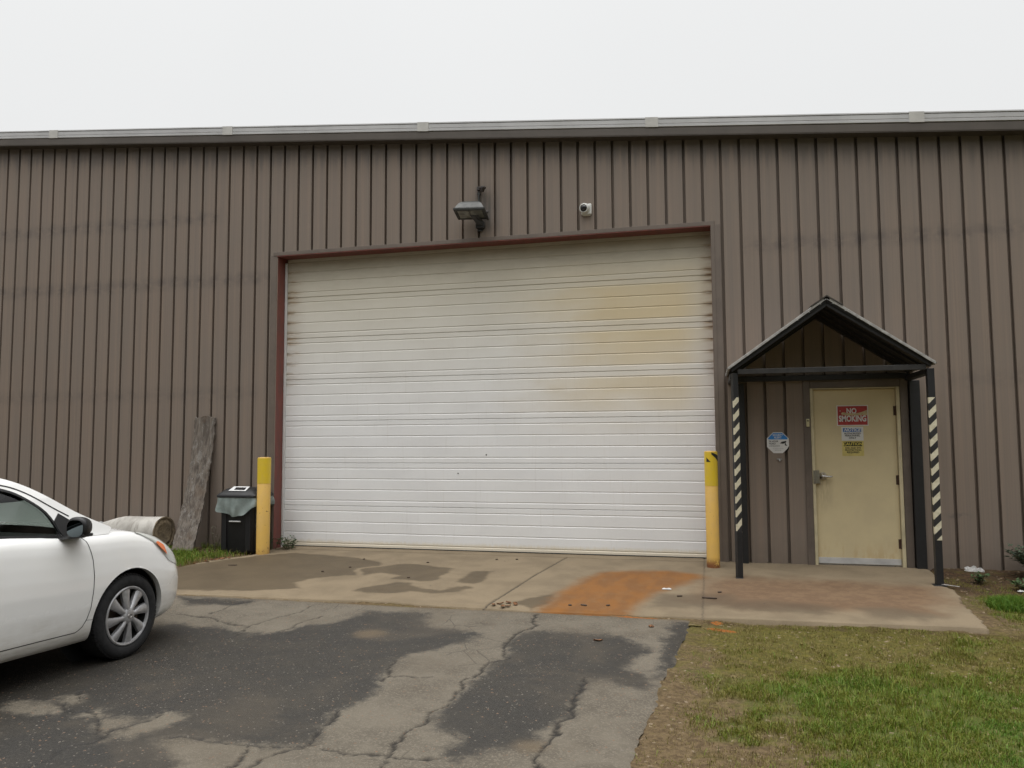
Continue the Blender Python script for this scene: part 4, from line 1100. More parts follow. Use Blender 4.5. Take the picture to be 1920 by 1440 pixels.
for i in range(NZ + 1):
    z = 1.87 * i / NZ; y = py(z); hw_ = .168 + .004 * math.sin(z * 5) ; xc = -1.205 - .02 * math.sin(z * 1.2 + .4)
    row, rb_ = [], []
    for j in range(NX + 1):
        u_ = -1 + 2 * j / NX
        e_ = .006 * math.sin(z * 31 + (0 if u_ < 0 else 2)) * abs(u_) ** 8 + .006 * math.sin(z * 77 + u_ * 3) * abs(u_) ** 12
        zz_ = z + (.014 * math.sin(u_ * 4 + 1) + .004 * math.sin(u_ * 23)) * (1 if i == NZ else 0)
        row.append((xc + u_ * hw_ + e_, y + .012 * u_ * u_, zz_)); rb_.append((xc + u_ * hw_ + e_, y + .026 + .012 * u_ * u_, zz_))
    rows_f.append(row); rows_b.append(rb_)
mb = MB(); a = mb.grid(rows_f); b = mb.grid(rows_b)
bd = lambda g: g[0] + [r[-1] for r in g[1:]] + g[-1][-2::-1] + [r[0] for r in g[-2:0:-1]]
A, B = bd(a), bd(b)
for i in range(len(A)): mb.bm.faces.new((A[i], A[(i + 1) % len(A)], B[(i + 1) % len(A)], B[i]))
o = mb.build('weathered_plank', M_PLK, None, recalc=True, angle=50); tag(o, 'tall grey weathered curved plank leaning on the brown wall', 'plank')

# ---- pale roll lying along the wall
k = NT('roll_cover', .85, 0, .2)
P = k.obj(); n1 = k.noise(k.scale(P, (1.5, 1, 1)), 3.5, 6, .65, .4); n2 = k.noise(k.scale(P, (8, 2, 2)), 2, 5, .65)
c = k.mix(k.ss(n1, .35, .68), (0.50, 0.48, 0.44), (0.32, 0.30, 0.27)); c = k.mix(k.mul(k.ss(n2, .55, .7), .6), c, (0.21, 0.19, 0.165))
k.color(c); k.bump(n2, .5, .02); M_RL = k.m
k = NT('roll_end', .9, 0, .15)
P = k.obj(); s = k.sep(P); n1 = k.noise(P, 9, 6, .65, .5); n2 = k.noise(P, 30, 4, .6)
c = k.mix(k.ss(n1, .35, .65), (0.30, 0.235, 0.155), (0.215, 0.172, 0.118)); c = k.mix(k.mul(k.ss(n2, .52, .7), .6), c, (0.12, 0.09, 0.062))
k.color(c); k.bump(k.add(n1, n2), .6, .02); M_RE = k.m
rl = thing('pale_roll', 'pale dirty roll with a brown end lying along the wall beyond the white car', 'roll', (-1.60, -.37, .215))
NR, NA = 34, 48
rows = []
for i in range(NR + 1):
    t_ = i / NR; x = -1.35 * t_; rad = .235 - .015 * t_ - .10 * max(0, t_ - .45) ** 1.3 * 2
    row = []
    for j in range(NA):
        a = 2 * math.pi * j / NA
        rj = rad * (1 + .02 * math.sin(3 * a + 5 * t_) + .03 * t_ * math.sin(5 * a + 9 * t_) + .015 * math.sin(11 * t_ + 2 * a))
        z_ = rj * math.sin(a); y_ = rj * math.cos(a)
        zc = -(.235 - rad) * .95
        row.append((x, y_, max(z_ + zc, -.235)))
    rows.append(row)
mb = MB(); mb.grid(rows, close_u=True); mb.poly(rows[-1]); mb.build('cover', M_RL, rl, smooth=True, recalc=True)
rows = []
for m_, (fr_, dx) in enumerate([(1.0, .0), (.985, .006), (.90, .008), (.86, -.006), (.80, -.008), (.70, .004), (.60, .004), (.52, -.004), (.40, -.006), (.30, -.010), (.12, -.012)]):
    rows.append([(dx + .006 * math.sin(j * 1.3 + m_ * 2), r_[1] * fr_, r_[2] * fr_ - .01 * (1 - fr_)) for j, r_ in enumerate([( 0, .235 * math.cos(2 * math.pi * q / NA) * (1 + .02 * math.sin(6 * math.pi * q / NA)), .235 * math.sin(2 * math.pi * q / NA) * (1 + .02 * math.sin(6 * math.pi * q / NA))) for q in range(NA)])])
mb = MB(); mb.grid(rows, close_u=True); mb.poly(rows[-1]); mb.build('end_face', M_RE, rl, smooth=True, recalc=True)
# crumpled sheeting over the far end of the roll
def crumple(name, label, cat, loc, size, mat, seed, n=14, flatn=.5):
    rg = np.random.default_rng(seed); rows = []
    ph = rg.random(8) * 6
    for i in range(n):
        row = []
        for j in range(n):
            u_, v_ = i / (n - 1) - .5, j / (n - 1) - .5
            z = abs(.35 * math.sin(u_ * 9 + ph[0] + 2 * v_) * math.cos(v_ * 8 + ph[1])) + .25 * abs(math.sin((u_ + v_) * 13 + ph[2])) + .12 * rg.random()
            ed = max(abs(u_), abs(v_)) * 2
            row.append((u_ * size[0] * (1 + .15 * math.sin(v_ * 11 + ph[3])), v_ * size[1] * (1 + .15 * math.sin(u_ * 9 + ph[4])), z * size[2] * (1.15 - ed ** 3) * flatn * 2))
        rows.append(row)
    mb = MB(); mb.grid(rows); o = mb.build(name, mat, None); o.location = loc
    sm = o.modifiers.new('thick', 'SOLIDIFY'); sm.thickness = .002
    return tag(o, label, cat)
M_PAP = simple('waste_paper', (0.58, 0.57, 0.55), .8, var=.15, scale=20)
M_FOIL = simple('dirty_plastic', (0.40, 0.40, 0.39), .45, var=.35, scale=12)
crumple('plastic_sheet', 'crumpled grey plastic sheet lying by the wall at the far end of the pale roll', 'sheet', (-2.72, -.42, .30), (.42, .30, .10), M_FOIL, 4)
o = crumple('paper_scrap', 'crumpled white paper lying against the brown wall right of the canopy', 'litter', (8.82, -.13, .0), (.19, .09, .09), M_PAP, 8, 9); o.rotation_euler = (R(18), R(8), R(-12))
crumple('paper_scrap', 'small torn white scrap on the soil near the right edge of the slab', 'litter', (8.97, -1.02, -.055), (.055, .05, .03), M_PAP, 9, 6)
crumple('paper_scrap', 'white scrap lying on the concrete at the edge of the orange rust stain', 'litter', (5.49, -1.66, -.052), (.09, .06, .018), M_PAP, 11, 6)
# metal strip at the foot of the right post
mb = MB(); mb.box((-.11, -.015, 0), (.09, .015, .005), .001); o = mb.build('metal_strip', M_STEEL); o.location = (8.33, -.985, -.026); o.rotation_euler = (0, R(3), R(-24)); tag(o, 'thin metal strip lying at the foot of the right canopy post', 'strip')
# small offcuts on the slab
M_BARK = simple('dark_bark', (0.055, 0.035, 0.022), .9, var=.25, scale=20)
M_LEAF = simple('dead_leaf', (0.20, 0.085, 0.03), .8, var=.3, scale=25)
def leaf(x, y, z, s_, a, mat, name, label, cat, group, dark=False):
    mb = MB(); n_ = 6; rows = []
    for i in range(n_ + 1):
        t_ = i / n_; w = .36 * math.sin(math.pi * min(max(t_, .04), .97)) ** .8
        rows.append([(s_ * (t_ - .5), -s_ * w, s_ * .22 * (t_ - .5) ** 2 * 2 + s_ * .10), (s_ * (t_ - .5), 0, s_ * .03), (s_ * (t_ - .5), s_ * w, s_ * .3 * (t_ - .5) ** 2 + s_ * .14)])
    mb.grid(rows); o = mb.build(name, mat); o.location = (x, y, z + .004); o.rotation_euler = (random.uniform(-.2, .2), random.uniform(-.2, .2), a)
    return tag(o, label, cat, group)
lf = [(-.30, -1.0), (-.38, -1.12), (-.22, -.85), (-.42, -1.3), (-.36, -1.02), (-.27, -.93), (-.46, -1.22), (-.33, -1.16)]
for i, (x, y) in enumerate(lf):
    leaf(x, y, float(gz(y)) + .0, .05 + .03 * random.random(), random.random() * 6, M_LEAF, 'dead_leaf', 'dead brown leaf at the grassy left edge of the concrete', 'leaf', 'dead leaves at the left edge of the concrete')
for i, (x, y) in enumerate([(3.95, -2.60), (4.02, -2.55), (3.9, -2.66), (4.05, -2.68), (4.10, -2.60), (4.0, -2.70)]):
    leaf(x, y, float(gz(y)) + .002, .05 + .03 * random.random(), random.random() * 6, M_LEAF, 'dead_leaf', 'rusty leaf scrap at the joint on the front edge of the slab', 'leaf', 'rusty leaf scraps at the slab joint')
for (x, y) in [(5.35, -3.35), (5.05, -3.62)]:
    pass
leaf(5.04, -3.60, float(gz(-3.6)) - .012, .075, .4, M_LEAF, 'dead_leaf', 'orange leaf lying alone on the dark asphalt patch', 'leaf', None)
leaf(5.43, -3.10, float(gz(-3.1)) - .012, .07, 1.4, M_LEAF, 'dead_leaf', 'orange brown leaf on the pale asphalt close to the slab', 'leaf', None)
def chip(x, y, s_, a, label, grp):
    mb = MB(); mb.prism([(-s_, -.01, 0), (-.3 * s_, -.018, 0), (.7 * s_, -.012, 0), (s_, .004, 0), (.2 * s_, .016, 0), (-.8 * s_, .012, 0)], (0, 0, .012), .003)
    o = mb.build('bark_chip', M_BARK); o.location = (x, y, float(gz(y)) - .001); o.rotation_euler = (0, 0, a); return tag(o, label, 'wood chip', grp)
chip(5.92, -1.98, .075, -.2, 'long dark bark chip on the slab right of the orange stain', None)
chip(5.63, -1.95, .03, .3, 'small dark chip on the slab at the right rim of the orange stain', None)
chip(6.02, -1.7, .025, .9, 'tiny dark chip on the slab behind the long bark chip', None)
chip(.13, -1.29, .06, .1, 'dark twig lying on the wet concrete beyond the car nose', None)
for x, y, s_ in [(4.75, -2.50, .035), (4.98, -2.46, .022), (4.62, -2.52, .02)]:
    chip(x, y, s_, random.random() * 3, 'dark bark chip lying on the orange rust stain', 'bark chips on the rust stain')
for x, y in [(1.66, -1.15), (1.45, -1.45), (1.6, -.62), (2.5, -.7), (2.6, -1.6), (3.3, -.35), (3.55, -.3)]:
    chip(x, y, .018, random.random() * 3, 'tiny dark speck of bark on the concrete before the roller door', 'bark specks before the roller door')

# ---- weeds
k = NT('weed_leaf', .55, 0, .35)
n = k.noise(k.obj(), 9, 3); k.color(k.mix(k.ss(n, .35, .65), (0.052, 0.095, 0.028), (0.030, 0.055, 0.020))); M_WEED = k.m
k = NT('dark_weed_leaf', .55, 0, .35)
n = k.noise(k.obj(), 9, 3); k.color(k.mix(k.ss(n, .35, .65), (0.045, 0.072, 0.036), (0.028, 0.045, 0.026))); M_WEED2 = k.m
M_STEM = simple('weed_stem', (0.10, 0.085, 0.045), .7, var=.2)
def weed(name, label, loc, r, h, nst, lsz, mat, seed, per=9):
    rg = random.Random(seed); o = thing(name, label, 'weed', loc)
    sb, lb = MB(), MB()
    for i in range(nst):
        a = rg.random() * 6.28; d = r * rg.random() ** .6; hh_ = h * rg.uniform(.55, 1)
        p0 = Vector((math.cos(a) * d * .25, math.sin(a) * d * .25, -.02)); p1 = Vector((math.cos(a) * d * .7, math.sin(a) * d * .7, hh_ * .6)); p2 = Vector((math.cos(a) * d * 1.1, math.sin(a) * d * 1.1, hh_))
        sb.tube([p0, p1, p2], [.0035, .0025, .0015], 5)
        for q in range(per):
            t_ = rg.uniform(.15, 1); c_ = p0.lerp(p1, t_ * 2) if t_ < .5 else p1.lerp(p2, t_ * 2 - 1)
            b_ = rg.random() * 6.28; L = lsz * rg.uniform(.6, 1.2); dv = Vector((math.cos(b_), math.sin(b_), rg.uniform(-.3, .7))).normalized()
            sv = dv.cross(Vector((0, 0, 1))).normalized() * L * rg.uniform(.2, .32)
            up_ = Vector((0, 0, L * .12))
            lb.poly([c_, c_ + dv * L * .45 + sv + up_, c_ + dv * L, c_ + dv * L * .45 - sv + up_])
    sb.build('stem', M_STEM, o); lb.build('foliage', mat, o)
    return o
weed('corner_weed', 'small leafy weed growing at the left foot of the roller door', (.22, -.06, 0), .20, .17, 16, .05, M_WEED, 3)
weed('corner_weed', 'tiny weed sprouting behind the left bollard', (-.02, -.10, 0), .14, .24, 7, .05, M_WEED, 5)
weed('tall_weed', 'thin dry weed with pale heads standing between the plank and the bin', (-.86, -.25, 0), .13, .32, 8, .03, simple('pale_weed', (0.20, 0.19, 0.13), .8, var=.3, scale=30), 6)
weed('dark_bush', 'dark green bushy weed against the wall at the right edge of the photo', (9.47, -.42, -.02), .38, .36, 120, .06, M_WEED2, 7, 16)
weed('low_weed', 'low green weed on the soil in front of the dark bushy weed', (9.06, -.92, -.04), .22, .10, 22, .05, M_WEED, 8)
weed('low_weed', 'small green weed on the bare soil close to the right canopy post', (8.72, -.62, -.03), .14, .08, 14, .045, M_WEED, 9)
# tufts of turf
def tuft(name, label, cx_, cy_, rx, ry, n, h0, h1, tone):
    a = rng.random(n) * 6.283; d = np.sqrt(rng.random(n)); x = cx_ + rx * d * np.cos(a); y = cy_ + ry * d * np.sin(a)
    hs_ = (h0 + (h1 - h0) * rng.random(n)) * (1.05 - .5 * d); z = gz(y) - .03
    o = blades(name, x, y, z, hs_, .004 + .003 * rng.random(n), np.clip(tone + .12 * rng.standard_normal(n), 0, 1), .7)
    return tag(o, label, 'grass')
tuft('grass_tuft', 'rounded dark green grass tuft right of the slab', 8.70, -1.72, .24, .26, 4200, .06, .15, .92)
# the strip of grass between plank and bin
n = 15000
xs = -2.4 + rng.random(n) * 2.35; ys = -.02 - rng.random(n) * 1.5
lim = np.interp(ys, [-1.6, -1.2, -.87, -.56, 0], [-.52, -.46, -.33, -.12, -.02])
den = (vnoise(xs, ys, 4, 81) > .42) * (.35 + .65 * smooth01(-xs, .3, .9)) * np.where((xs > -.65) & (ys > -.52), .12, 1.0)
keep = (xs < lim + .03) & (rng.random(n) < den)
xs, ys, lim = xs[keep], ys[keep], lim[keep]; m_ = len(xs)
tn = np.clip(.72 + .2 * rng.standard_normal(m_) - .45 * smooth01(xs - lim, -.15, .0), 0, 1)
o = blades('strip_grass', xs, ys, gz(ys) - .03, .05 + .08 * rng.random(m_), .004 + .003 * rng.random(m_), tn, .7)
tag(o, 'green grass strip at the foot of the plank and bin', 'grass')

# ================================================================== WHITE CAR
k = NT('white_car_paint', .28, 0, .5)
k.b.inputs['Coat Weight'].default_value = .8; k.b.inputs['Coat Roughness'].default_value = .06
P = k.obj(); s = k.sep(P)
nd = k.noise(P, 6, 5, .6); nd2 = k.noise(k.scale(P, (2, 1, 9)), 4, 4, .6)
c = k.mix(0.0, (0.83, 0.83, 0.815), (0.83, 0.83, 0.815))
dirt = k.mul(k.ss(k.add(s[2], k.mul(k.sub(nd, .5), .25)), .55, .18), .55)
c = k.mix(k.mul(dirt, k.ss(nd2, .25, .7, .4, 1)), c, (0.40, 0.36, 0.28))
k.color(c); k.rough(k.lin(dirt, 0, .5, .25, .6)); M_PAINT = k.m
M_TYRE = simple('tyre_rubber', (0.013, 0.013, 0.014), .85, var=.2, scale=25)
k = NT('wheel_cover', .35, .55); n = k.noise(k.obj(), 20, 4); k.color(k.mix(k.ss(n, .4, .7), (0.42, 0.42, 0.43), (0.33, 0.33, 0.335))); M_RIM = k.m
M_WELL = simple('wheel_well', (0.012, 0.012, 0.012), .9)
M_CBLK = simple('car_black_trim', (0.009, 0.009, 0.010), .45, var=.1, scale=20)
M_DISC = simple('brake_metal', (0.09, 0.065, 0.05), .6, .5, var=.2, scale=15)
k = NT('car_glass', .03, 0, .5)
tr = k.n('ShaderNodeBsdfTransparent'); tr.inputs[0].default_value = (.44, .48, .455, 1)
gl_ = k.n('ShaderNodeBsdfGlossy'); gl_.inputs['Roughness'].default_value = .02
fr_ = k.n('ShaderNodeFresnel'); fr_.inputs[0].default_value = 1.5
mx = k.n('ShaderNodeMixShader'); k.t.links.new(fr_.outputs[0], mx.inputs[0]); k.t.links.new(tr.outputs[0], mx.inputs[1]); k.t.links.new(gl_.outputs[0], mx.inputs[2])
k.t.links.new(mx.outputs[0], k.t.nodes['Material Output'].inputs[0]); M_CGL = k.m

car = thing('parked_car', 'white four door sedan parked nose toward the brown wall', 'car', (0.741, -4.805, -.150), (0, 0, R(88)))
HW = .88
def Zs(X): return np.interp(X, [-3.60, -3.5, -3.3, -2.9, -2, -1.05, -.57, -.35, -.1, .06, .15, .37, .57, .7, .8, .93], [.93, .985, 1.03, 1.055, 1.05, 1.02, .970, .962, .958, .945, .925, .862, .775, .735, .71, .695])
_vv = np.array([0, .03, .09, .14, .22, .33, .5, .62, .74, .85, .92, .965, 1.0])
_wv = np.array([.78, .815, .842, .852, .862, .873, .880, .877, .868, .856, .842, .822, .79])
_vf = np.array([0, .06, .14, .3, .55, .75, .88, .95, 1.0]); _xf = np.array([.84, .905, .925, .945, .94, .915, .87, .83, .77])
_xb = np.array([.86, .92, .95, .98, .98, .955, .935, .915, .88])
def sp(x, xp, fp): return np.interp(x, xp, fp)
def smooth_tab(xp, fp, n=400):
    xs = np.linspace(0, 1, n); y = np.interp(xs, xp, fp)
    for _ in range(24): y[1:-1] = .25 * y[:-2] + .5 * y[1:-1] + .25 * y[2:]
    return lambda v: np.interp(v, xs, y)
Wv, Xf, Xb = smooth_tab(_vv, _wv), smooth_tab(_vf, _xf), smooth_tab(_vf, _xb)
def smooth_fn(f, a, b, n=500, it=120):
    xs = np.linspace(a, b, n); y = f(xs)
    for _ in range(it): y[1:-1] = .25 * y[:-2] + .5 * y[1:-1] + .25 * y[2:]
    return lambda x: np.interp(x, xs, y)
Zs = smooth_fn(Zs, -3.7, 1.0)
NO, NV = 470, 52
tt = np.linspace(0, 1, 6000)
def outline(v):
    w, lf, lb = Wv(v), Xf(v), Xb(v); nf, nb = 2.9, 3.4
    th = np.linspace(0, np.pi / 2, 2000)
    x1 = lf * np.cos(th) ** (2 / nf); y1 = w * np.sin(th) ** (2 / nf)
    x2 = -2.6 - lb * np.sin(th) ** (2 / nb); y2 = w * np.cos(th) ** (2 / nb)
    x = np.concatenate([x1, x2]); y = np.concatenate([y1, y2])
    return x, y
x, y = outline(.5); d = np.concatenate([[0], np.cumsum(np.hypot(np.diff(x), np.diff(y)))]); key = np.linspace(0, d[-1], NO)
par = np.interp(key, d, np.arange(len(x)))
G = np.zeros((NV, NO, 3))
vs_ = np.linspace(0, 1, NV)
for j, v_ in enumerate(vs_):
    x, y = outline(v_); idx_ = np.arange(len(x)); X = np.interp(par, idx_, x); Y = np.interp(par, idx_, y)
    zb = .205 + .03 * smooth01(-X, -.2, -.9) * 0
    zb = np.where(X > .3, .20 + .02 * smooth01(X, .4, .9), .205 + .02 * smooth01(-X, .3, 1.2))
    G[j, :, 0] = X; G[j, :, 1] = Y; G[j, :, 2] = zb + v_ * (Zs(X) - zb)
AR = .362; HUBZ = .312
bm = bmesh.new()
allv = {}
for sgn in (-1, 1):
    V = [[bm.verts.new((G[j, i, 0], sgn * G[j, i, 1], G[j, i, 2])) for i in range(NO)] for j in range(NV)]
    allv[sgn] = V
    # wheel arches: pull the nearest ring of points onto the circle, drop what is inside
    dead = set()
    for cxw in (0.0, -2.6):
        for j in range(NV):
            for i in range(NO):
                p = G[j, i]; dx, dz = p[0] - cxw, p[2] - HUBZ
                r_ = math.hypot(dx, dz)
                if r_ < AR and p[1] > .5: dead.add((j, i, cxw))
    deadset = {(j, i) for j, i, _ in dead}
    cen = {(j, i): c_ for j, i, c_ in dead}
    moved = set()
    for j in range(NV - 1):
        for i in range(NO - 1):
            q = [(j, i), (j, i + 1), (j + 1, i + 1), (j + 1, i)]
            nd_ = [a for a in q if a in deadset]
            if len(nd_) == 4: continue
            if nd_:
                for a in nd_:
                    if a in moved: continue
                    moved.add(a)
                    p = G[a[0], a[1]]; cxw = cen[a]; dx, dz = p[0] - cxw, p[2] - HUBZ; r_ = max(math.hypot(dx, dz), 1e-6)
                    V[a[0]][a[1]].co.x = cxw + dx / r_ * AR; V[a[0]][a[1]].co.z = HUBZ + dz / r_ * AR
            vs4 = [V[a[0]][a[1]] for a in q]
            bm.faces.new(vs4 if sgn < 0 else vs4[::-1])
    for j in range(NV):
        for i in range(NO):
            if (j, i) in deadset and (j, i) not in moved: bm.verts.remove(V[j][i]); V[j][i] = None
    # dirt lip turned inwards round each arch
    bm.edges.ensure_lookup_table()
    lip = [e for e in bm.edges if len(e.link_faces) == 1 and all(min(abs(math.hypot(v.co.x - c_, v.co.z - HUBZ) - AR) for c_ in (0, -2.6)) < 2e-3 and v.co.y * sgn > .4 for v in e.verts)]
    ex = bmesh.ops.extrude_edge_only(bm, edges=lip)
    for el in ex['geom']:
        if isinstance(el, bmesh.types.BMVert): el.co.y -= sgn * .045
# bottom skirt return
# cap: bonnet and boot, the middle left open for the cabin
top = {s_: allv[s_][NV - 1] for s_ in (-1, 1)}
NT_ = 26
def capz(X, t): return float(Zs(X)) + (.052 if X > -.6 else .03) * (1 - abs(t) ** 2.2) - .022 * math.exp(-((abs(t) - .62) / .05) ** 2) * 0
caprow = []
for i in range(NO):
    a, b = top[-1][i], top[1][i]
    if a is None or b is None: caprow.append(None); continue
    row = [a]
    X = a.co.x; Y = b.co.y
    for q in range(1, NT_):
        t_ = -1 + 2 * q / NT_
        t2 = math.copysign(abs(t_) ** .8, t_)
        row.append(bm.verts.new((X + .02 * (1 - t2 * t2) * (1 if X > -.4 else 0), t2 * Y, capz(X, t2) - .000)))
    row.append(b); caprow.append(row)
for i in range(NO - 1):
    a, b = caprow[i], caprow[i + 1]
    X = (G[NV - 1, i, 0] + G[NV - 1, i + 1, 0]) / 2
    if -3.0 < X < -.30:
        qs = (0, NT_ - 1)
    else: qs = range(NT_)
    for q in qs: bm.faces.new((a[q], b[q], b[q + 1], a[q + 1]))
bmesh.ops.remove_doubles(bm, verts=bm.verts, dist=2e-4)
loose = [v for v in bm.verts if not v.link_faces]
bmesh.ops.delete(bm, geom=loose, context='VERTS')
# ---- greenhouse frame joined to the body
def Yc(Z): return np.interp(Z, [.93, .975, 1.10, 1.25, 1.36, 1.42, 1.47], [.815, .79, .738, .668, .607, .565, .50])
RAIL = np.array([(-.12, .985), (-.25, 1.045), (-.39, 1.11), (-.52, 1.198), (-.62, 1.262), (-.71, 1.318), (-.81, 1.361), (-.91, 1.399), (-1.1, 1.428), (-1.4, 1.446), (-1.8, 1.45), (-2.2, 1.43), (-2.55, 1.37), (-2.85, 1.25), (-3.05, 1.13), (-3.2, 1.055)])
WIN = np.array([(-.57, .985), (-.60, 1.03), (-.62, 1.09), (-.655, 1.165), (-.75, 1.232), (-.84, 1.294), (-.935, 1.327), (-1.1, 1.356), (-1.4, 1.376), (-1.8, 1.380), (-2.15, 1.360), (-2.45, 1.305), (-2.66, 1.215), (-2.78, 1.10), (-2.55, 1.072), (-2.0, 1.062), (-1.3, 1.045), (-1.05, 1.024), (-.8, .995)])
def resamp(P, n, closed=False):
    P = np.vstack([P, P[:1]]) if closed else P
    d = np.concatenate([[0], np.cumsum(np.hypot(*np.diff(P, axis=0).T))]); t_ = np.linspace(0, d[-1], n + (1 if closed else 0))
    o = np.stack([np.interp(t_, d, P[:, 0]), np.interp(t_, d, P[:, 1])], 1); return o[:-1] if closed else o
def smoothed(P, it=6, closed=False):
    P = P.copy()
    for _ in range(it):
        if closed: P = .25 * np.roll(P, 1, 0) + .5 * P + .25 * np.roll(P, -1, 0)
        else: P[1:-1] = .25 * P[:-2] + .5 * P[1:-1] + .25 * P[2:]
    return P
RAILs = smoothed(resamp(RAIL, 90), 10) + np.array([0, .012])
WINs = smoothed(resamp(WIN, 120, True), 3, True); WINs = WINs + (WINs - np.array([-1.6, 1.18])) * np.array([.004, .035])
# outer contour of the side frame: rail on top, belt below
beltX = np.linspace(-3.2, -.12, 60)
OUT = np.vstack([RAILs, np.stack([beltX, Zs(beltX) - .004], 1)[1:-1]])
def ang_ring(Pin, Pout):
    # ring of quads between window outline and frame contour, matched by nearest arc fraction from a common centre
    c_ = np.array([-1.6, 1.2])
    def nrm(P): q = (P - c_) / np.array([1.55, .24]); return np.arctan2(q[:, 1], q[:, 0])
    a_in = nrm(Pin); a_out = nrm(Pout)
    A = np.linspace(-np.pi, np.pi, 260)[:-1]
    def at(P, a):
        o = np.argsort(a); a, P = a[o], P[o]
        a = np.concatenate([a - 2 * np.pi, a, a + 2 * np.pi]); P = np.vstack([P] * 3)
        return np.stack([np.interp(A, a, P[:, 0]), np.interp(A, a, P[:, 1])], 1)
    return at(Pin, a_in), at(Pout, a_out)
wi, wo = ang_ring(WINs, OUT)
fb = bmesh.new()
for sgn in (-1, 1):
    rows = []
    for t_ in (0, .25, .5, .75, 1):
        rows.append([fb.verts.new((x_, sgn * float(Yc(z_)), z_)) for x_, z_ in (wi * (1 - t_) + wo * t_)])
    inn = [fb.verts.new((x_, sgn * (float(Yc(z_)) - .03), z_)) for x_, z_ in wi]
    rows = [inn] + rows
    n_ = len(wi)
    for a, b in zip(rows[:-1], rows[1:]):
        for i in range(n_):
            q = (a[i], b[i], b[(i + 1) % n_], a[(i + 1) % n_]); fb.faces.new(q if sgn > 0 else q[::-1])
# roof skin between the rails
NR_ = 16
rows = []
for x_, z_ in RAILs:
    if not (-2.72 < x_ < -.86): continue
    yy = float(Yc(z_)); row = []
    for q in range(NR_ + 1):
        t_ = -1 + 2 * q / NR_
        row.append(fb.verts.new((x_ + (.05 * (1 - t_ * t_) if x_ > -1.0 else 0), t_ * yy, z_ + .045 * (1 - t_ * t_) * (1 if x_ > -2.5 else .6))))
    rows.append(row)
for a, b in zip(rows[:-1], rows[1:]):
    for i in range(NR_): fb.faces.new((a[i], a[i + 1], b[i + 1], b[i]))
bmesh.ops.recalc_face_normals(fb, faces=fb.faces)
me = bpy.data.meshes.new('tmp'); fb.to_mesh(me); fb.free(); bm.from_mesh(me); bpy.data.meshes.remove(me)
me = bpy.data.meshes.new('body'); 
for f in bm.faces: f.smooth = True
for e in bm.edges:
    if len(e.link_faces) == 2 and e.calc_face_angle(0) > R(48): e.smooth = False
bm.to_mesh(me); bm.free(); me.materials.append(M_PAINT)
body = link(bpy.data.objects.new('body', me), car)
